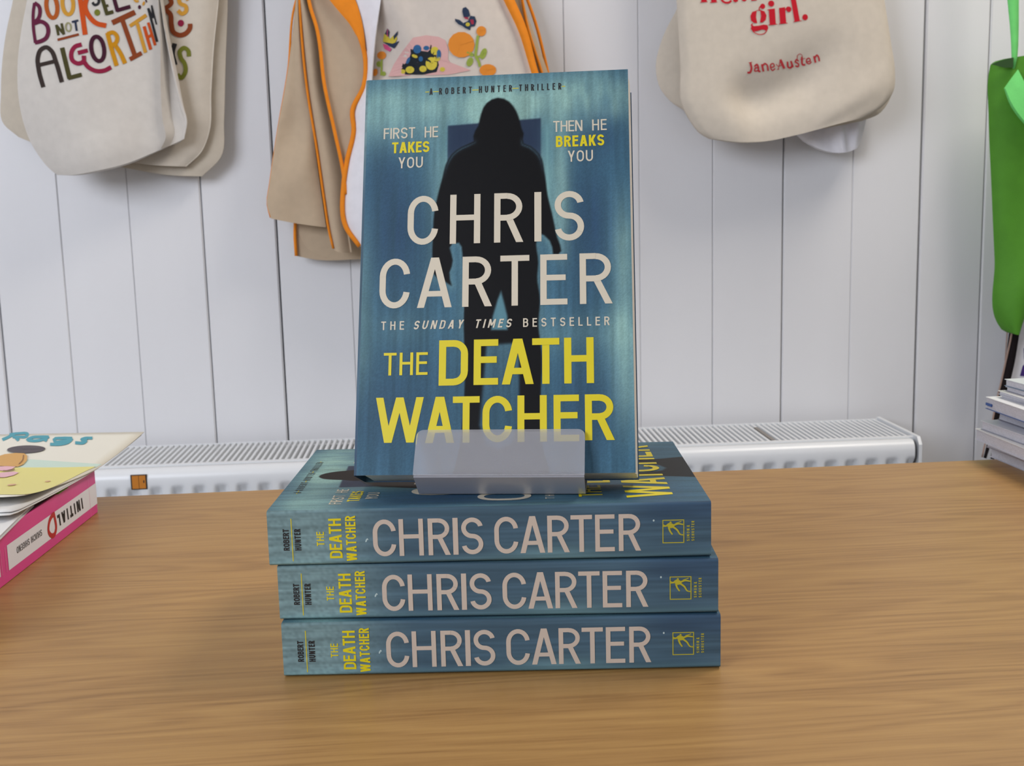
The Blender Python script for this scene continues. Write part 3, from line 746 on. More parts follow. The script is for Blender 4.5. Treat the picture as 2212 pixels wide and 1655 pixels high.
cover_sheet('back_cover', -RWd, -RLn-.020, -.0018, -.0010, lambda x, y: zr-.0011+.40*lift_(-y)*(1 if -y > .096 else 2.2), .0005, M_white, .006, 28, 28, .0062)
def on_cover(name, polys, m, lift, parent=pb):
    """flat print on the picture book: polys in pixels of the photograph, dropped onto the cover"""
    vs, fs = [], []
    inv_ = (Matrix.Translation((c1.x, c1.y, 0)) @ Matrix.Rotation(ryaw, 4, 'Z')).inverted()
    for n_, q in enumerate(polys):
        k = len(vs)
        for a, b in q:
            zc = zr+.004
            for _ in range(4):
                p = inv_ @ on_z(a, b, zc); zc = curl(p.x, p.y)+lift+.0000008*(n_ % 300)
            vs.append((p.x, p.y, zc))
        fs.append(tuple(range(k, k+len(q))))
    return obj(name, vs, fs, m, parent)
def subdiv(p, n=10):
    out = []
    for i in range(len(p)):
        a, c = np.array(p[i], float), np.array(p[(i+1) % len(p)], float)
        out += [tuple(a+(c-a)*k/n) for k in range(n)]
    return out
def fan_all(polys, rings=5):
    out = []
    for p in polys:
        p = subdiv(p, 3); c = np.mean(np.array(p), 0); n = len(p)
        R = [[tuple(c+(np.array(v)-c)*k/rings) for v in p] for k in range(1, rings+1)]
        for i in range(n):
            out.append([tuple(c), R[0][i], R[0][(i+1) % n]])
            for k in range(rings-1): out.append([R[k][i], R[k+1][i], R[k+1][(i+1) % n], R[k][(i+1) % n]])
    return out
def tri_all(polys):
    out = []
    for p in polys: out += poly_tris(p)
    return out
K8 = lambda x, y: (x/5.912, 900+y/5.912)
M_pale = mat('pale_mint_print', (196, 216, 202), .45); M_lem = mat('pale_yellow_print', (224, 214, 126), .45)
def strip_poly(top, bot, n=24):
    """fills between two pixel polylines as narrow quads so the print follows the curled cover"""
    T, B = catmull(top, n), catmull(bot, n); q = []
    m = 10
    for i in range(n-1):
        for j in range(m):
            f = lambda P0, P1, s: P0+(P1-P0)*s
            q.append([tuple(f(T[i],B[i],j/m)), tuple(f(T[i+1],B[i+1],j/m)), tuple(f(T[i+1],B[i+1],(j+1)/m)), tuple(f(T[i],B[i],(j+1)/m))])
    return q
on_cover('mint_band', strip_poly([K8(-400,545),K8(380,548),K8(800,575),K8(1300,607)], [K8(-400,650),K8(380,652),K8(800,652),K8(1228,645)]), M_pale, .00008)
on_cover('yellow_ground', strip_poly([K8(-400,648),K8(380,650),K8(800,648),K8(1215,638)], [K8(-400,990),K8(60,1003),K8(330,1000),K8(1195,652)], 30), M_lem, .00015)
teal = mat('teal_lettering', (62, 150, 166), .45)
q = []
for pts, w in [([(30,290),(110,250),(180,205)],42),([(120,215),(230,198),(350,212),(340,235),(230,250),(160,250)],40),([(200,250),(215,275),(240,300)],40),
               ([(620,250),(520,250),(400,262),(350,290),(420,305),(520,295),(600,265)],40),([(625,248),(560,280),(600,305)],40),
               ([(920,270),(800,268),(690,290),(700,312),(800,312),(900,290),(925,268),(880,320),(780,350),(640,352)],40),
               ([(1180,268),(1080,272),(1040,290),(1100,305),(1080,325),(960,332)],40)]:
    q += ribbon2d([K8(*p) for p in pts], w/5.912, False, 26)
on_cover('title_lettering', q, teal, .00025)
on_cover('nose_print', fan_all([[K8(*p) for p in ell2d(335, 417, 245, 50, -.03, 28)]]), mat('charcoal_print', (72, 62, 66), .45), .0005)
on_cover('muzzle_print', fan_all([[K8(*p) for p in [(-60,520),(60,480),(200,465),(310,470),(348,500),(345,560),(300,610),(230,640),(100,632),(-60,630)]]]), mat('amber_print', (206, 156, 78), .45), .0006)
on_cover('tongue_print', fan_all([[K8(*p) for p in [(-60,640),(100,632),(200,640),(150,670),(60,690),(-60,690)]], [K8(*p) for p in [(-60,720),(60,712),(180,700),(240,715),(170,750),(60,775),(-60,775)]]]), mat('pink_print', (226, 176, 186), .45), .0006)
q = ribbon2d([K8(300,490),K8(290,550),K8(240,605)], 1.6, False, 12)+ribbon2d([K8(40,690),K8(110,688),K8(190,670)], 1.8, False, 12)
on_cover('outline_print', q, mat('brown_print', (120, 76, 50), .5), .0010)
q = [[K8(*p) for p in ell2d(610, 825, 38, 8, -.1, 10)], [K8(*p) for p in ell2d(150, 870, 60, 10, -.1, 10)]]
on_cover('speck_print', fan_all(q), mat('pale_pink_print', (222, 176, 140), .5), .0006)

# ------------------------------------------------------------------ stack of thin books at the right edge
tips = [(2154.5,967,991,.0), (2142.7,949,966,.002), (2120.7,924,949,.0), (2129,904,924,.004), (2168,880,904,.003), (2143.5,853,880,.0), (2168,847,853,.006), (2167,838,847,.003), (2179.6,828,838,.006), (2179.6,814,828,.004)]
zz = 0.0
cols = [((206,206,214),(196,196,206)),((196,192,198),(176,170,178)),((226,226,226),(206,206,214)),((212,214,222),(150,152,166)),((178,178,192),(120,118,130)),((232,234,236),(60,90,150)),((206,206,216),(196,196,206)),((228,228,224),(180,182,192)),((196,196,208),(150,150,166)),((214,220,224),(120,140,160))]
names = ['pale grey thin book lying lowest in the right stack, on the table', 'mauve grey thin book second from the bottom of the right stack', 'off-white book third from the bottom, sticking out farthest left of the right stack',
         'pale grey book fourth up in the right stack, just above the farthest sticking one', 'darker grey thin book set back in the middle of the right stack', 'white book with a blue corner mark, midway up the right stack',
         'very thin grey book on the blue cornered one in the right stack', 'cream white thin book third from the top of the right stack', 'grey thin book second from the top of the right stack', 'pale blue covered thin book topmost of the right stack']
for i, (tx, y0, y1, dy) in enumerate(tips):
    th = max(.0018, (y1-y0)*.895/2500)
    if i == 9: th = .0056
    p = on_z(tx, y0, zz+th)
    if p.y < .80 or p.y > .96: p = Vector(((tx-1106)*.90/2500, .905, 0))
    fx = (tx-1106+ (y0-827)*ROLL)*.905/2500
    e = empty('thin_book', (fx, .905-dy, zz), .10+.03*math.sin(i*2.3)); tag(e, names[i], 'book', 'thin books stacked at the right edge')
    WB, HB = .21, .26
    ca, cb = cols[i]; mc = mat('thin_book_cover', ca, .4); me_ = mat('thin_book_back', cb, .45)
    box_part('front_cover', (0, -HB, th-.0005), (WB, 0, th-.0001), mc, e)
    box_part('page_block', (.0010, -HB+.001, .0005), (WB-.001, -.001, th-.0005), M_pagew, e)
    box_part('back_cover', (0, -HB, .0001), (WB, 0, .0005), me_, e)
    if i == 5:
        bc = box_part('corner_mark', (-.0001, -.010, .0030), (.0006, -.0005, .0050), mat('blue_print', (40, 80, 150), .5), e); bc['label'] = 'blue printed corner mark'
    zz += th

# ------------------------------------------------------------------ hanging bags
TW = 1.7
def coons(left, right, top, bottom, ns, nt):
    """grid between four pixel polylines; t runs down, s runs right"""
    Lc, Rc = catmull(left, nt, TW), catmull(right, nt, TW); Tc, Bc = catmull(top, ns), catmull(bottom, ns)
    G = np.zeros((nt, ns, 2))
    for j in range(nt):
        t = 1-(1-j/(nt-1))**TW
        for i in range(ns):
            s = i/(ns-1)
            G[j, i] = ((1-s)*Lc[j]+s*Rc[j]+(1-t)*Tc[i]+t*Bc[i]
                       -((1-s)*(1-t)*Lc[0]+s*(1-t)*Rc[0]+(1-s)*t*Lc[-1]+s*t*Rc[-1]))
    return G
FRONT = {}
def bag_part(name, root, org, G, v0, depth, m, thick=.006, back=None):
    """cloth body: front sheet at v0 + depth(s,t) in front of the wall, back sheet behind, joined round the rim"""
    nt_, ns_ = G.shape[:2]; vs, fs = [], []
    for lay in (0, 1):
        for j in range(nt_):
            for i in range(ns_):
                s, t = i/(ns_-1), 1-(1-j/(nt_-1))**TW
                x, y, z = on_wall(G[j, i, 0], G[j, i, 1], v0)
                rim = min(1, 6*min(s, 1-s))*min(1, 6*min(1-t, t+.2))
                v = v0+depth(s, t) if lay == 0 else v0-thick*(.15+.85*rim)
                vs.append((x-org.x, -v-org.y, z-org.z))
    n = nt_*ns_
    for j in range(nt_-1):
        for i in range(ns_-1):
            a = j*ns_+i; fs.append((a, a+ns_, a+ns_+1, a+1)); fs.append((n+a, n+a+1, n+a+ns_+1, n+a+ns_))
    ring = [i for i in range(ns_)]+[j*ns_+ns_-1 for j in range(1, nt_)]+[(nt_-1)*ns_+i for i in range(ns_-2, -1, -1)]+[j*ns_ for j in range(nt_-2, 0, -1)]
    for k in range(len(ring)):
        a, c = ring[k], ring[(k+1) % len(ring)]
        k0 = len(vs); vs += [vs[a], vs[c], vs[n+c], vs[n+a]]; fs.append((k0, k0+1, k0+2, k0+3))
    o = obj(name, vs, fs, m, root, True)
    # remember the front surface for prints
    Mw = Matrix.Translation(root.location) @ Matrix.Rotation(YAW, 4, 'Z')
    fr = [f for f in fs if max(f) < n]
    FRONT[o.name] = (BVHTree.FromPolygons([Mw @ Vector(v) for v in vs], fr), Mw.inverted())
    return o
def decal(name, body, polys, m, lift=.0006, parent=None):
    """print that lies on the front of a cloth body"""
    bvh, inv_ = FRONT[body.name]; vs, fs = [], []
    for n_, q in enumerate(polys):
        k = len(vs); ok = True; pts = []
        for a, b in q:
            d = ray(a, b); h = bvh.ray_cast(CAM_P, d)
            if h[0] is None: ok = False; break
            n = h[1] if h[1].dot(d) < 0 else -h[1]
            pts.append(inv_ @ (h[0]+n*(lift+.000008*(n_ % 40))))
        if ok: vs += pts; fs.append(tuple(range(k, k+len(q))))
    return obj(name, vs, fs, m, parent if parent is not None else body)
def bump(s, t, cs, ct_, rs, rt): return math.exp(-((s-cs)/rs)**2-((t-ct_)/rt)**2)
def ridge(s, t, s0, t0, s1, t1, w):
    """soft fold along a line in the cloth"""
    dx, dy = s1-s0, t1-t0; l = dx*dx+dy*dy; k = min(1, max(0, ((s-s0)*dx+(t-t0)*dy)/l))
    d = math.hypot(s-s0-k*dx, t-t0-k*dy); return math.exp(-(d/w)**2)*math.sin(PI*min(1, max(.05, k*.9+.05)))**.5
TOP = -560   # bags go on above the frame
M_can = fabric('natural_canvas', (206, 196, 181)); M_can2 = fabric('pale_canvas', (208, 202, 194)); M_can3 = fabric('warm_canvas', (202, 191, 174))
M_hook = mat('peg_wood', (190, 150, 105), .5)
def handles(root, org, x0, x1, m, v, zt_, hz):
    """two strap loops from the bag top up to the rail"""
    for k, dv in enumerate((0, -.012)):
        mb = MB(); pts = []
        for i in range(13):
            a = PI*i/12; x = (x0+x1)/2-(x1-x0)/2*math.cos(a)*(1-.35*math.sin(a)); z = zt_-.012+(hz-zt_)*math.sin(a)
            pts.append((x-org.x, -(v+dv)-org.y, z-org.z))
        mb.tube(pts, .010, 8, .16); mb.build('handle', m, root, True)

def strap(name, root, org, pts, wpx, v, m, th=.0012):
    """flat webbing: pixel polyline with pixel widths, given thickness"""
    n = max(12, 5*len(pts)); P = catmull(pts, n); cl = np.concatenate([[0], np.cumsum(np.linalg.norm(np.diff(np.array(pts, float), axis=0), axis=1))]); Wd = np.interp(np.linspace(0, 1, n), cl/cl[-1], wpx)
    Vd = np.interp(np.linspace(0, 1, n), np.linspace(0, 1, len(v)), v) if isinstance(v, (list, tuple)) else [v]*n
    vs, fs = [], []
    for i in range(n):
        t = P[min(i+1, n-1)]-P[max(i-1, 0)]; t = t/np.linalg.norm(t); nr = np.array([-t[1], t[0]])
        for sg in (-.5, .5):
            a = P[i]+nr*Wd[i]*sg
            for dv in (0, th):
                x, y, z = on_wall(a[0], a[1], Vd[i]); vs.append((x-org.x, y+dv-org.y, z-org.z))
    for i in range(n-1):
        a = i*4; c = a+4; fs += [(a,a+2,c+2,c),(a+1,c+1,c+3,a+3),(a,c,c+1,a+1),(a+2,a+3,c+3,c+2)]
    fs += [(0,1,3,2),(n*4-4,n*4-2,n*4-1,n*4-3)]
    return obj(name, vs, fs, m, root, True)
# --- left group: three cotton totes one behind another
def L1(p): return (p[0]/7.9, p[1]/7.9)
def L2(p): return (240+p[0]/7.9, p[1]/7.9)
rail_z = on_wall(1106, TOP-330, .05)[2]

e3, o3 = wall_empty('cotton_tote', 250, 380, .030)
tag(e3, 'rearmost cream cotton tote of the left group, showing only at its lower edges', 'bag', 'cotton totes of the left group')
G = coons([(70,TOP),(28,0),(10,90),(2,200),(6,265),(40,296)], [(470,TOP),(492,0),(487,150),(484,260),(478,338),(437,381)], [(70,TOP),(470,TOP)], [(40,296),(130,330),(290,366),(372,379),(437,381)], 26, 44)
b3 = bag_part('bag_body', e3, o3, G, .030, lambda s, t: .012*math.sin(PI*s)**.5*(1-.3*t)+.004*ridge(s,t,.92,.2,.97,.95,.05), M_can3)
handles(e3, o3, on_wall(150,TOP,.03)[0], on_wall(390,TOP,.03)[0], M_can3, .034, on_wall(270,TOP,.03)[2], rail_z)

e2, o2 = wall_empty('cotton_tote', 250, 362, .048)
tag(e2, 'second cotton tote of the left group, its letters half hidden by the front one', 'bag', 'cotton totes of the left group')
G = coons([(80,TOP),(70,0),(58,90),(52,200),(60,265),(90,300)], [(450,TOP),(472,0),(462,100),(456,200),(452,285),(437,325),(402,360)], [(80,TOP),(450,TOP)], [(90,300),(180,330),(290,352),(345,358),(402,360)], 30, 48)
b2 = bag_part('bag_body', e2, o2, G, .048, lambda s, t: .014*math.sin(PI*s)**.45+.003*math.sin(9*s+3*t)*t+.004*ridge(s,t,.9,.1,.93,.9,.04), M_can)
handles(e2, o2, on_wall(160,TOP,.05)[0], on_wall(380,TOP,.05)[0], M_can, .052, on_wall(270,TOP,.05)[2], rail_z)

e1, o1 = wall_empty('cotton_tote', 230, 370, .075)
tag(e1, 'front pale cotton tote of the left group with colourful hand lettering about booksellers', 'bag', 'cotton totes of the left group')
G = coons([(95,TOP),(62,0),(49,70),(41,150),(43,210),(52,260),(66,302),(86,337),(108,364),(125,378)], [(335,TOP),(346,0),(351,100),(352,200),(356,262),(362,300),(352,322)], [(95,TOP),(335,TOP)], [(125,378),(160,379),(220,370),(280,354),(330,332),(352,322)], 40, 60)
def d1(s, t):
    return (.016*math.sin(PI*min(1, s*.95+.03))**.45*(.8+.2*t)+.008*bump(s,t,.35,.80,.3,.18)-.006*bump(s,t,.75,.72,.25,.12)
            +.005*ridge(s,t,.15,.98,.75,.93,.05)+.003*math.sin(7*s+5*t)*t)
b1 = bag_part('bag_body', e1, o1, G, .078, d1, M_can2, .012)
G = coons([(335,TOP),(346,0),(351,100),(352,200),(356,262),(362,300),(352,322)], [(352,TOP),(352,0),(366,80),(385,170),(398,235),(404,258),(398,300)], [(335,TOP),(352,TOP)], [(352,322),(372,312),(398,300)], 14, 60)
def dg(s, t):
    return .012-.014*s-.010*math.sin(PI*s)*max(0,(t-.55)/.45)+.012*ridge(s,t,.55,.55,.95,.95,.10)-.020*ridge(s,t,.28,.74,.72,.97,.12)
bag_part('side_gusset', e1, o1, G, .078, dg, M_can2, .008)
handles(e1, o1, on_wall(160,TOP,.08)[0], on_wall(290,TOP,.08)[0], M_can2, .084, on_wall(220,TOP,.08)[2], rail_z)
def pc(name, c): return mat(name, c, .85, .2)
def lets(body, name, items, m, f):
    q = []
    for it in items:
        kind = it[0]
        if kind == 's': q += ribbon2d([f(p) for p in it[1]], it[2]/7.9)
        elif kind == 'c': q += ribbon2d([f(p) for p in it[1]], it[2]/7.9, True, 34)
        elif kind == 'p': q += tri_all([[f(p) for p in it[1]]])
    decal(name, body, q, m, .0007)
maroon = pc('maroon_print', (98, 34, 60)); rust = pc('rust_print', (172, 86, 34)); gold = pc('gold_print', (200, 146, 54)); ora = pc('burnt_orange_print', (196, 78, 28))
ink = pc('ink_print', (44, 44, 46)); olive = pc('dark_olive_print', (72, 68, 36)); plum = pc('plum_print', (66, 26, 44)); wine = pc('wine_print', (140, 32, 62))
brown = pc('brown_ink_print', (134, 64, 32)); moss = pc('moss_print', (116, 120, 44)); sage = pc('sage_print', (150, 146, 108)); mustard = pc('mustard_print', (196, 136, 24))
E_ = lambda cx, cy, rx, ry, rot: ell2d(cx, cy, rx, ry, rot, 14)
lets(b1, 'letter_print', [('s',[(592,50),(572,200),(572,450),(608,735)],52),('s',[(592,48),(668,110),(686,225),(640,340),(590,372)],62),('s',[(590,400),(700,370),(800,430),(828,540),(790,650),(700,705),(600,730)],70)], maroon, L1)
lets(b1, 'letter_print', [('c',E_(888,110,92,200,-.12),72)], rust, L1)
lets(b1, 'letter_print', [('c',E_(1160,60,92,190,-.08),68)], gold, L1)
lets(b1, 'letter_print', [('s',[(1360,-90),(1395,150),(1455,595)],84),('s',[(1500,-90),(1455,130),(1530,290),(1640,395),(1812,440)],84)], ora, L1)
lets(b1, 'letter_print', [('s',[(1580,40),(1610,82),(1665,72),(1690,10),(1670,-40)],44)], ink, L1)
lets(b1, 'letter_print', [('p',E_(1660,215,50,56,0))], moss, L1)
lets(b1, 'letter_print', [('s',[(1735,-60),(1830,255)],62),('s',[(1810,235),(1935,200)],62),('s',[(1790,110),(1850,92)],44)], olive, L1)
lets(b1, 'letter_print', [('s',[(1935,-60),(2008,195)],66),('s',[(1990,180),(2225,112)],66)], plum, L1)
lets(b1, 'letter_print', [('s',[(390,-20),(430,25),(470,15)],40),('p',E_(555,60,20,38,.3))], gold, L2)
lets(b1, 'letter_print', [('p',E_(485,122,26,36,0)),('s',[(590,-10),(606,40)],24)], plum, L2)
lets(b1, 'letter_print', [('s',[(962,425),(1002,605)],42),('s',[(962,430),(1095,590)],42),('s',[(1052,400),(1095,590)],42)], olive, L1)
lets(b1, 'letter_print', [('c',E_(1170,465,44,72,-.1),28)], sage, L1)
lets(b1, 'letter_print', [('s',[(1228,378),(1338,350)],36),('s',[(1286,370),(1312,530)],36)], pc('navy_print', (44, 52, 72)), L1)
lets(b1, 'underline_print', [('s',[(985,682),(1347,588)],42)], brown, L1)
lets(b1, 'letter_print', [('s',[(742,1490),(664,1190),(650,980),(700,850),(795,808),(880,870),(955,1050),(1060,1405)],74),('s',[(670,1112),(960,1042)],66)], pc('charcoal_ink_print', (58, 48, 44)), L1)
lets(b1, 'letter_print', [('s',[(1062,815),(1190,1345)],78),('s',[(1165,1335),(1395,1275)],72)], olive, L1)
lets(b1, 'letter_print', [('s',[(1395,760),(1280,800),(1218,920),(1245,1040),(1335,1085),(1425,1050),(1432,950)],74),('s',[(1330,905),(1498,862)],70),('s',[(1420,1030),(1500,1140),(1640,1212),(1780,1205),(1895,1148)],74)], wine, L1)
lets(b1, 'letter_print', [('c',E_(1668,835,108,212,-.16),72)], plum, L1)
lets(b1, 'letter_print', [('s',[(1832,560),(1882,760),(1990,1125)],74),('s',[(1830,580),(1930,555),(1998,630),(1985,720),(1885,785)],70),('s',[(1950,750),(2060,920),(2135,1085)],74)], mustard, L1)
lets(b1, 'letter_print', [('s',[(18,390),(408,208)],90),('s',[(195,350),(405,950)],78),('s',[(318,1015),(522,905)],74)], brown, L2)
lets(b1, 'letter_print', [('s',[(320,445),(600,258)],62),('s',[(445,400),(588,900)],60)], gold, L2)
lets(b1, 'letter_print', [('s',[(562,450),(676,848)],54),('s',[(632,385),(752,775)],46),('s',[(620,640),(700,590)],46)], ora, L2)
lets(b1, 'letter_print', [('s',[(632,140),(785,715)],40),('s',[(640,150),(705,310)],32),('s',[(690,90),(715,310)],26),('s',[(690,90),(772,420)],24)], ink, L2)
lets(b2, 'letter_print', [('s',[(1000,-40),(1030,50),(960,120),(880,150)],74),('s',[(900,150),(1005,235),(1030,420),(1062,545),(1170,602),(1290,560),(1348,470),(1348,405)],82)], brown, L2)
lets(b2, 'letter_print', [('s',[(1150,-60),(1180,60),(1275,110),(1280,190),(1210,236),(1140,180)],68),('s',[(1290,-30),(1310,10)],50)], gold, L2)
lets(b2, 'letter_print', [('p',E_(1190,396,54,58,0))], wine, L2)
lets(b2, 'letter_print', [('s',[(1088,742),(1050,900),(1095,1110)],80)], ink, L2)
lets(b2, 'letter_print', [('s',[(1330,965),(1318,870),(1245,818),(1175,875),(1190,985),(1258,1095),(1265,1240),(1195,1330),(1130,1270)],74)], moss, L2)

# --- middle group: canvas bags with orange binding
M_ob = fabric('orange_binding', (236, 140, 40), .05, .1, .8)
M_buff = fabric('buff_canvas', (192, 171, 145)); M_wc = fabric('white_canvas', (232, 230, 234))
M_pc = fabric('printed_canvas', (208, 198, 188))
def strap_(*a): return strap(*a, M_ob)
def binding(root, org, pts, v, r, name='orange_binding'):
    P = catmull(pts, max(14, 6*len(pts))); mb = MB()
    l = [on_wall(p[0], p[1], v) for p in P]
    mb.tube([(a-org.x, b-org.y, c-org.z) for a, b, c in l], r, 8, .8); return mb.build(name, M_ob, root, True)
ec, oc = wall_empty('canvas_bag', 700, 560, .030)
tag(ec, 'rearmost orange edged canvas bag, only a low strip showing under the folded one', 'bag', 'orange edged canvas bags')
G = coons([(690,TOP),(660,0),(640,300),(637,490),(640,553)], [(1100,TOP),(1120,0),(1178,150),(1240,320),(1280,490),(1300,545)], [(690,TOP),(1100,TOP)], [(640,553),(680,561),(780,560),(1000,556),(1300,545)], 30, 30)
bag_part('bag_body', ec, oc, G, .030, lambda s, t: .010*math.sin(PI*s)**.4-.008*max(0,(t-.9)/.1)**2, M_buff)
binding(ec, oc, [(664,0),(648,250),(638,470),(637,510),(640,553)], .034, .0022)
binding(ec, oc, [(1125,-40),(1160,60),(1182,150),(1215,300),(1240,500)], .046, .0022)
handles(ec, oc, on_wall(780,TOP,.03)[0], on_wall(1100,TOP,.03)[0], M_ob, .034, on_wall(940,TOP,.03)[2], rail_z)

ed, od = wall_empty('canvas_bag', 650, 490, .055)
tag(ed, 'buff canvas bag with orange edges, its side folded flat left of the printed one', 'bag', 'orange edged canvas bags')
G = coons([(680,TOP),(641,0),(624,150),(600,290),(584,400),(579,440),(588,472)], [(700,TOP),(648,0),(660,160),(682,320),(697,430),(706,491)], [(680,TOP),(700,TOP)], [(588,472),(640,482),(706,491)], 20, 54)
def dd(s, t): return .006+.010*math.sin(PI*s)+.008*ridge(s,t,.2,.93,.9,.86,.06)-.006*ridge(s,t,.1,.82,.9,.78,.05)+.005*math.sin(6*s+2)*t
bag_part('side_panel', ed, od, G, .055, dd, M_buff)
G = coons([(700,TOP),(646,0),(662,160),(684,320),(700,430),(718,538)], [(720,TOP),(666,0),(684,60),(700,190),(722,285),(742,385),(748,470),(760,545)], [(700,TOP),(720,TOP)], [(718,538),(735,545),(760,545)], 16, 54)
bag_part('side_panel', ed, od, G, .066, lambda s, t: .010*math.sin(PI*s)-.004*s, M_buff)
binding(ed, od, [(690,-100),(640,0),(622,155),(600,285),(583,400),(578,440),(585,470)], .060, .0015)
binding(ed, od, [(645,-60),(648,20),(663,190),(684,320),(700,430),(711,500),(720,537)], .070, .0017)
bag_part('front_panel', ed, od, coons([(1090,TOP),(1100,0),(1150,145),(1200,300),(1240,500)], [(1135,TOP),(1130,0),(1180,145),(1225,300),(1255,490)], [(1090,TOP),(1135,TOP)], [(1240,500),(1255,490)], 8, 30), .052, lambda s, t: .004*math.sin(PI*s), M_buff)
binding(ed, od, [(1118,-60),(1140,60),(1168,150),(1200,260)], .058, .0020)
handles(ed, od, on_wall(720,TOP,.06)[0], on_wall(1090,TOP,.06)[0], M_ob, .064, on_wall(900,TOP,.06)[2], rail_z)

ea, oa = wall_empty('canvas_bag', 950, 540, .085)
tag(ea, 'front white canvas bag with orange edges and a printed butterfly and flowers', 'bag', 'orange edged canvas bags')
lf = [(690,TOP),(735,0),(768,58),(788,125),(785,185),(762,240),(764,280),(750,350),(743,400),(748,490),(776,532)]
rt_ = [(1060,TOP),(1098,0),(1126,62),(1152,145),(1195,290),(1230,420),(1250,520)]
G = coons(lf, rt_, [(690,TOP),(1060,TOP)], [(776,532),(900,545),(1100,545),(1250,520)], 44, 60)
def white_side(root):
    G = coons([(700,TOP),(737,0),(771,58),(791,125),(788,185),(765,240),(767,280),(753,350),(746,400),(751,490),(778,532)],
              [(790,TOP),(820,0),(811,60),(802,150),(798,260),(798,400),(798,532)], [(700,TOP),(800,TOP)], [(778,532),(790,534),(800,532)], 16, 60)
    return bag_part('white_side', root, oa, G, .087, lambda s, t: .003+.024*s+.002*math.sin(9*t+3*s), M_wc, .002)
def da(s, t):
    x = s; return .034*(1-math.exp(-((x)/.10)))*(1-.5*max(0,(x-.7)/.3)**2)+.008*bump(s,t,.28,.45,.12,.25)-.010*bump(s,t,.18,.5,.06,.3)+.004*math.sin(8*s+6*t)
ba = bag_part('front_panel', ea, oa, G, .078, da, M_pc, .014)
white_side(ea)
G = coons([(668,TOP),(668,0),(686,60),(702,190),(724,285),(744,385)], [(690,TOP),(733,0),(766,58),(786,125),(783,185),(760,240),(762,280),(748,350),(744,400)], [(668,TOP),(690,TOP)], [(744,385),(744,400)], 18, 60)
bag_part('side_gusset', ea, oa, G, .084, lambda s, t: .004-.018*math.sin(PI*s)*(1-t)+.006*ridge(s,t,.1,.55,.9,.75,.1), M_buff, .004)
binding(ea, oa, [(700,-70),(733,0),(768,58),(789,125),(786,185),(761,240),(764,280),(749,350),(742,400),(747,490),(777,532)], .094, .0032)
binding(ea, oa, [(664,-30),(668,5),(684,60),(702,190),(723,285),(743,385),(746,420)], .094, .0024)
strap_('orange_binding', ea, oa, [(1072,-60),(1100,0),(1128,62),(1152,145),(1195,290)], [20,22,19,15,14], .103)
# the folded-back orange lining near the top
G = coons([(690,-40),(712,0),(735,28),(755,52),(768,74)], [(745,-40),(768,0),(778,30),(786,70),(790,112)], [(690,-40),(745,-40)], [(768,74),(778,90),(790,112)], 8, 14)
bag_part('orange_lining', ea, oa, G, .099, lambda s, t: .002*math.sin(PI*s), M_ob, .003)
handles(ea, oa, on_wall(760,TOP,.09)[0], on_wall(1000,TOP,.09)[0], M_ob, .092, on_wall(880,TOP,.09)[2], rail_z)
# printed pictures on the front panel
def L5(p): return (780+p[0]/5.267, p[1]/5.267)
def dense(p, n=4): return subdiv(p, n)
def pic(name, polys, m, lift, strokes=()):
    q = []
    for p in polys:
        c = np.mean(np.array(p), 0); pp = dense([L5(v) for v in p], 3); cc = L5(c)
        rings = [[(cc[0]+(x-cc[0])*k, cc[1]+(y-cc[1])*k) for x, y in pp] for k in (.34, .67, 1.0)]
        n = len(pp)
        for i in range(n):
            q.append([cc, rings[0][i], rings[0][(i+1) % n]])
            for a, b in ((0, 1), (1, 2)): q.append([rings[a][i], rings[b][i], rings[b][(i+1) % n], rings[a][(i+1) % n]])
    for pts, w in strokes: q += ribbon2d([L5(v) for v in pts], w/5.267)
    decal(name, ba, q, m, lift)
navy = pc('navy_picture', (44, 58, 82)); orng = pc('orange_picture', (222, 138, 52)); grn = pc('green_picture', (150, 166, 74)); rose = pc('rose_picture', (212, 168, 164))
yel = pc('yellow_picture', (208, 190, 70)); blu = pc('blue_picture', (52, 100, 146)); red_ = pc('red_picture', (160, 50, 74)); blackp = pc('black_picture', (34, 40, 46))
pic('picture_ground', [[(310,870),(370,740),(470,590),(590,430),(740,402),(880,418),(960,460),(992,560),(990,680),(1040,740),(1250,800),(1000,850)]], rose, .0006)
pic('creature_print', [[(455,850),(470,750),(540,700),(570,600),(590,560),(680,580),(760,590),(800,550),(860,640),(885,740),(860,820),(700,850)]], blackp, .0009, [([(575,600),(572,560)],16),([(790,560),(795,515)],16),([(480,760),(485,725)],14)])
pic('creature_spots', [E_(640,560,46,50,0),E_(742,548,34,26,0),E_(680,672,24,30,0),E_(885,620,26,54,0),E_(540,690,18,40,.4)], blu, .0012)
pic('creature_spots', [E_(838,580,44,48,0),E_(800,725,66,74,0),E_(560,795,48,40,0),E_(480,815,30,26,0),E_(705,785,42,36,0),E_(612,640,34,18,.4),E_(860,670,40,30,0),E_(925,790,30,26,0)], yel, .0011)
pic('butterfly_print', [[(1155,95),(1188,80),(1222,115),(1240,182),(1206,200),(1165,195),(1150,135)],[(1240,182),(1290,188),(1312,245),(1292,300),(1240,305),(1215,240)],[(1068,215),(1120,228),(1160,262),(1165,300),(1110,280),(1070,242)],[(1165,262),(1215,240),(1245,300),(1240,346),(1185,322),(1150,296)]], navy, .0009)
pic('butterfly_spots', [[(1165,195),(1212,198),(1222,225),(1180,215)],[(1235,225),(1275,225),(1282,275),(1255,280)]], red_, .0012)
pic('butterfly_spots', [E_(1212,280,24,22,0)], yel, .0012)
for fl in (E_(1140,510,150,148,0),E_(1365,356,56,58,0),E_(1440,800,96,70,0),E_(236,630,50,46,0),E_(166,825,26,44,.2)): pic('flower_print', [fl], orng, .0010)
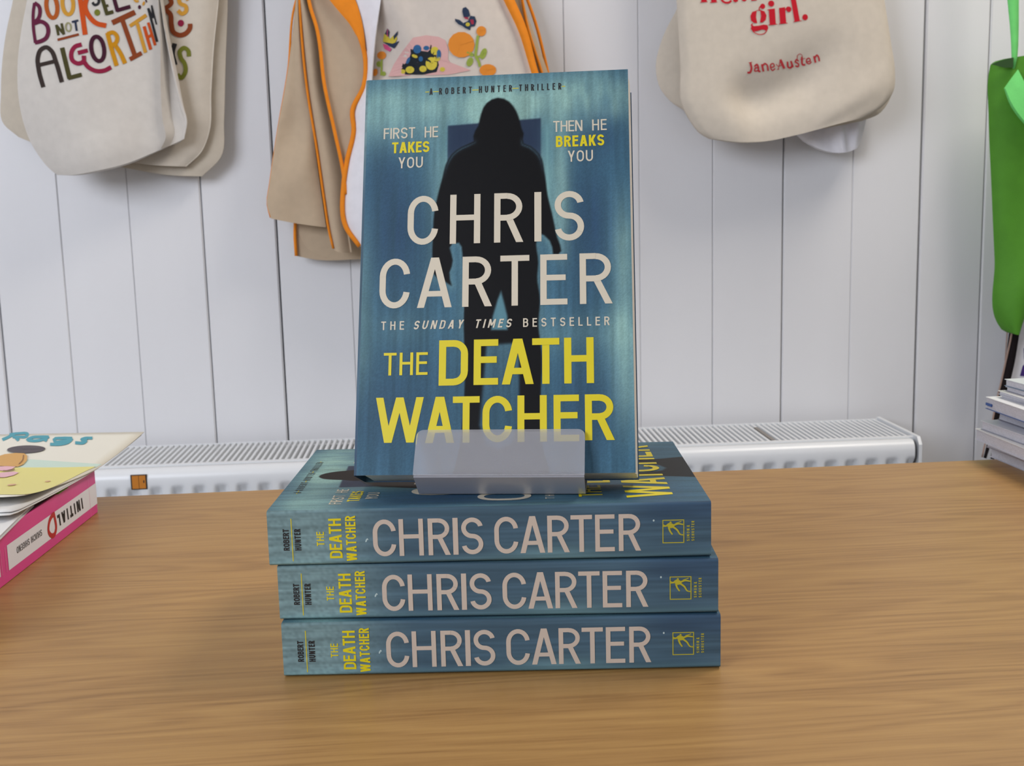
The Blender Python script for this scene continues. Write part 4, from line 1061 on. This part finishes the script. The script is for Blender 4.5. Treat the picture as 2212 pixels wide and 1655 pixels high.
pic('leaf_print', [E_(1390,612,34,66,.35),E_(1240,615,44,26,.5),E_(1236,705,36,54,.4)], grn, .0010, [([(1328,405),(1312,540),(1306,650),(1330,690),(1352,760)],30),([(1306,650),(1350,640),(1380,600)],24)])
pic('leaf_print', [E_(208,730,30,34,0),E_(258,840,26,26,0)], grn, .0010, [([(238,675),(236,760),(230,860)],20)])
pic('petal_print', [[(248,475),(262,385),(300,400),(345,470),(395,385),(416,440),(385,505),(300,490)]], yel, .0010)
pic('petal_print', [[(248,480),(310,488),(390,500),(442,465),(385,550),(330,530)],[(275,385),(308,322),(330,360),(318,420)],[(375,410),(425,350),(420,390),(385,450)]], navy, .0013)
pic('petal_print', [[(246,498),(300,515),(352,558),(330,590),(268,560)],[(298,345),(312,330),(318,400),(300,420)]], pc('pink_picture', (206, 84, 130)), .0014)

# --- right group
es, os_ = wall_empty('cotton_tote', 1790, 325, .030)
tag(es, 'white cotton tote crumpled behind the right one, its bottom corner poking out below', 'bag')
G = coons([(1540,TOP),(1580,0),(1640,150),(1700,270),(1735,306)], [(1850,TOP),(1886,0),(1880,130),(1876,230),(1862,300)], [(1540,TOP),(1850,TOP)], [(1735,306),(1772,325),(1812,331),(1842,322),(1862,300)], 26, 44)
def ds(s, t): return .014*math.sin(PI*s)**.5+.012*ridge(s,t,.55,.90,.62,.99,.05)+.008*ridge(s,t,.85,.88,.75,.99,.06)-.006*ridge(s,t,.3,.93,.55,.96,.05)
bag_part('bag_body', es, os_, G, .030, ds, M_wc)
handles(es, os_, on_wall(1610,TOP,.03)[0], on_wall(1800,TOP,.03)[0], M_wc, .034, on_wall(1700,TOP,.03)[2], rail_z)
eq, oq = wall_empty('cotton_tote', 1480, 235, .045)
tag(eq, 'second cream cotton tote of the right group, its rounded side showing at left', 'bag')
G = coons([(1500,TOP),(1462,20),(1432,80),(1417,150),(1426,190),(1450,220),(1480,240)], [(1850,TOP),(1890,0),(1920,120),(1926,205),(1900,245),(1860,262)], [(1500,TOP),(1850,TOP)], [(1480,240),(1560,270),(1650,285),(1760,280),(1860,262)], 26, 44)
bag_part('bag_body', eq, oq, G, .045, lambda s, t: .016*math.sin(PI*s)**.5, M_can)
handles(eq, oq, on_wall(1590,TOP,.05)[0], on_wall(1790,TOP,.05)[0], M_can, .05, on_wall(1690,TOP,.05)[2], rail_z)
er, orr = wall_empty('cotton_tote', 1650, 300, .078)
tag(er, 'front cream cotton tote of the right group, with red serif lettering', 'bag')
G = coons([(1480,TOP),(1462,0),(1466,70),(1470,150),(1472,222),(1490,260),(1512,288),(1532,300)], [(1890,TOP),(1911,0),(1924,90),(1932,155),(1929,196),(1905,230),(1868,253)], [(1480,TOP),(1890,TOP)], [(1532,300),(1590,308),(1650,306),(1710,294),(1800,270),(1868,253)], 44, 60)
def dr(s, t):
    return (.016*math.sin(PI*s)**.35-.012*bump(s,t,.30,.86,.10,.05)-.012*ridge(s,t,.30,.885,.62,.84,.05)-.008*ridge(s,t,.45,.83,.75,.78,.06)
            +.007*bump(s,t,.2,.9,.12,.12)+.004*math.sin(6*s-4*t)*t+.004*ridge(s,t,.65,.95,.95,.86,.04))
br = bag_part('bag_body', er, orr, G, .078, dr, M_can, .012)
handles(er, orr, on_wall(1580,TOP,.08)[0], on_wall(1790,TOP,.08)[0], M_can, .084, on_wall(1690,TOP,.08)[2], rail_z)
def L6(p): return (1480+p[0]/6.9125, p[1]/6.9125)
q = []
def P6(*polys):
    global q
    for p in polys: q += tri_all([subdiv([L6(v) for v in p], 3)])
def S6(pts, w):
    global q
    q += ribbon2d([L6(v) for v in pts], w/6.9125)
P6([(1065,158),(1000,180),(972,240),(984,310),(1028,345),(1076,348),(1056,258)],[(1118,150),(1180,168),(1212,232),(1200,300),(1150,338),(1116,335),(1132,240)],E_(1155,95,38,40,0))
S6([(1110,165),(1106,120),(1140,72)],14); S6([(1060,158),(1120,150)],8)
P6([(998,368),(1020,390),(1100,384),(1170,368),(1226,374),(1237,420),(1215,472),(1190,452),(1150,440),(1070,466),(1010,472),(976,430)]); S6([(1010,468),(1060,502),(1120,516),(1180,500),(1214,466)],12); S6([(1000,400),(985,372),(1010,352)],12)
P6([(1245,138),(1336,128),(1352,366),(1262,372)],E_(1283,54,46,46,0)); S6([(1225,152),(1262,142)],10); S6([(1240,374),(1372,362)],10)
P6([(1400,120),(1490,107),(1506,350),(1416,356)],E_(1545,140,38,42,0)); S6([(1495,150),(1520,110),(1552,102)],12); S6([(1395,358),(1526,346)],10)
P6([(1560,-100),(1632,-100),(1710,310),(1632,320)],E_(1788,258,42,46,0)); S6([(1615,326),(1738,308)],10)
P6([(238,-40),(318,-40),(322,28),(242,32)],[(385,-40),(465,-40),(468,32),(390,36)],[(715,-30),(790,-30),(786,20),(750,36),(718,22)],[(842,-30),(918,-30),(914,8),(878,24),(846,12)],[(985,-30),(1068,-30),(1068,8),(988,14)])
S6([(536,-40),(552,10),(600,40),(650,38),(690,8)],30); S6([(222,34),(336,28)],9); S6([(372,38),(482,32)],9)
decal('red_lettering', br, q, pc('red_letter_print', (196, 28, 44)), .0007)
q = []
for pts, w in [([(972,932),(984,1045),(962,1082),(926,1082)],30),([(945,938),(1000,928)],8),([(1030,992),(1070,962),(1088,1000),(1104,1066),(1122,1060)],26),([(1088,1008),(1042,1018),(1036,1058),(1088,1052)],18),
               ([(1142,958),(1166,1066)],28),([(1150,985),(1190,948),(1215,965),(1236,1056)],24),([(1275,1005),(1325,990),(1312,948),(1280,955),(1272,1005),(1300,1050),(1342,1020)],18),
               ([(1418,888),(1476,1022)],36),([(1420,890),(1384,1034)],10),([(1355,955),(1380,985),(1440,968)],10),([(1365,1036),(1402,1030)],8),([(1522,918),(1546,1008),(1575,1008),(1592,975)],26),([(1574,908),(1606,1002)],28),
               ([(1690,912),(1660,888),(1640,918),(1690,956),(1684,992),(1642,982)],22),([(1738,848),(1762,968),(1790,962)],28),([(1668,885),(1676,826),(1712,804),(1740,822),(1744,850)],9),([(1715,886),(1790,868)],9),
               ([(1812,924),(1864,905),(1850,868),(1818,878),(1816,938),(1850,952),(1884,920)],18),([(1920,836),(1946,936)],28),([(1932,866),(1966,822),(1986,846),(2002,914)],24)]:
    q += ribbon2d([L6(v) for v in pts], w/6.9125)
decal('red_lettering', br, q, pc('red_small_print', (186, 54, 60)), .0007)

# --- green bag at the right
eg, og = wall_empty('shopping_bag', 2175, 715, .075)
tag(eg, 'bright green fabric shopping bag hanging at the right edge of the wall', 'bag')
M_gr = mat('green_fabric', (80, 142, 40), .7, .3, .04, 60, .2, 500); M_gl = mat('light_green_fabric', (120, 222, 122), .7, .3, .05, 60, .2, 500)
G = coons([(2140,140),(2136,160),(2136,250),(2142,400),(2149,560),(2156,700),(2164,712)], [(2330,118),(2330,200),(2326,400),(2290,560),(2220,640),(2200,690),(2190,720)], [(2140,140),(2148,134),(2180,127),(2330,118)], [(2164,712),(2178,719),(2190,720)], 26, 46)
bag_part('bag_body', eg, og, G, .085, lambda s, t: .012*math.sin(PI*s)**.5+.014*(1-math.exp(-s/.25))-.010*ridge(s,t,.5,.35,.25,.7,.2), M_gr, .006)
strap('handle', eg, og, [(2190,TOP),(2188,-200),(2189,0),(2192,70),(2192,120),(2190,148)], [22,22,24,17,13,5], .108, M_gl)
G = coons([(2199,150),(2184,170),(2169,191)], [(2236,268),(2238,284),(2240,300)], [(2199,150),(2214,185),(2236,268)], [(2169,191),(2180,222),(2240,300)], 14, 12)
hf = bag_part('handle_fold', eg, og, G, .116, lambda s, t: .004*math.sin(PI*s)+.003*t, M_gl, .003); hf['label'] = 'light green folded handle end'
G = coons([(2141,139),(2150,141)], [(2189,124),(2188,146)], [(2141,139),(2165,130),(2189,124)], [(2150,141),(2170,146),(2188,146)], 8, 6)
bag_part('inner_lining', eg, og, G, .110, lambda s, t: .0005, mat('dark_green_fabric', (40, 76, 30), .8), .001)

# --- white bag with black straps behind the green one
ew, ow = wall_empty('printed_bag', 2205, 900, .03)
tag(ew, 'white bag with black straps hanging behind the right book stack and green bag', 'bag')
G = coons([(2240,300),(2212,560),(2199,640),(2192,740),(2180,812),(2176,900),(2150,985),(2150,1060)], [(2420,300),(2420,500),(2420,640),(2420,740),(2420,812),(2420,900),(2420,985),(2420,1060)], [(2240,300),(2420,300)], [(2150,1060),(2420,1060)], 18, 50)
wbdy = bag_part('bag_body', ew, ow, G, .034, lambda s, t: .010*math.sin(PI*s)**.5, M_wc, .010)
dk = fabric('black_webbing', (34, 28, 30), .1, .2); bg_ = fabric('beige_webbing_edge', (176, 150, 138))
strap('strap', ew, ow, [(2222,540),(2204,640),(2193,730),(2183,785),(2172,830),(2161,870)], [18,17,15,17,17,16], .056, dk)
strap('strap', ew, ow, [(2161,865),(2154,895),(2148,925),(2138,955),(2128,990)], [16,13,10,8,6], .056, dk)
strap('strap', ew, ow, [(2140,945),(2148,955),(2147,975),(2144,992)], [5,8,8,8], .054, dk)
strap('strap', ew, ow, [(2184,715),(2180,745),(2176,780)], [6,6,2], .052, dk)
strap('strap_edge', ew, ow, [(2196,620),(2185,725),(2172,785),(2162,830),(2152,870),(2143,915),(2128,960),(2122,988)], [3.2,3.4,3.2,3.2,3.2,3.2,3.0,3.0], .0575, bg_)
strap('strap_edge', ew, ow, [(2176,718),(2174,750),(2172,780)], [2.2,2.2,2.2], .053, bg_)
purple = pc('purple_print', (72, 50, 120))
q = tri_all([subdiv([(2211,752),(2240,742),(2240,800),(2212,775)], 4), subdiv([(2203,812),(2209,790),(2222,780),(2240,815)], 4)])
decal('purple_print', wbdy, q, purple, .0006)

# --- rail with pegs that carries all the bags (above the frame)
lx_, rx_ = on_wall(-200, 0, 0)[0], on_wall(2480, 0, 0)[0]
rl = empty('peg_rail', WM @ Vector(((lx_+rx_)/2, 0, rail_z-.02)), YAW)
tag(rl, 'wooden peg rail on the boarded wall above the bags', 'rail')
mb = MB(); mb.box((lx_-(lx_+rx_)/2, -.020, -.035), (rx_-(lx_+rx_)/2, -.0012, .035)); bevel(mb.build('rail_board', M_hook, rl), .004)
for p in (250, 930, 1690, 2190, 2380):
    x = on_wall(p, TOP, .05)[0]-(lx_+rx_)/2
    mb = MB(); mb.tube([(x, -.018, 0), (x, -.06, .003), (x, -.10, .008), (x, -.118, .014)], [.007, .007, .007, .010], 12); mb.build('peg', M_hook, rl, True)
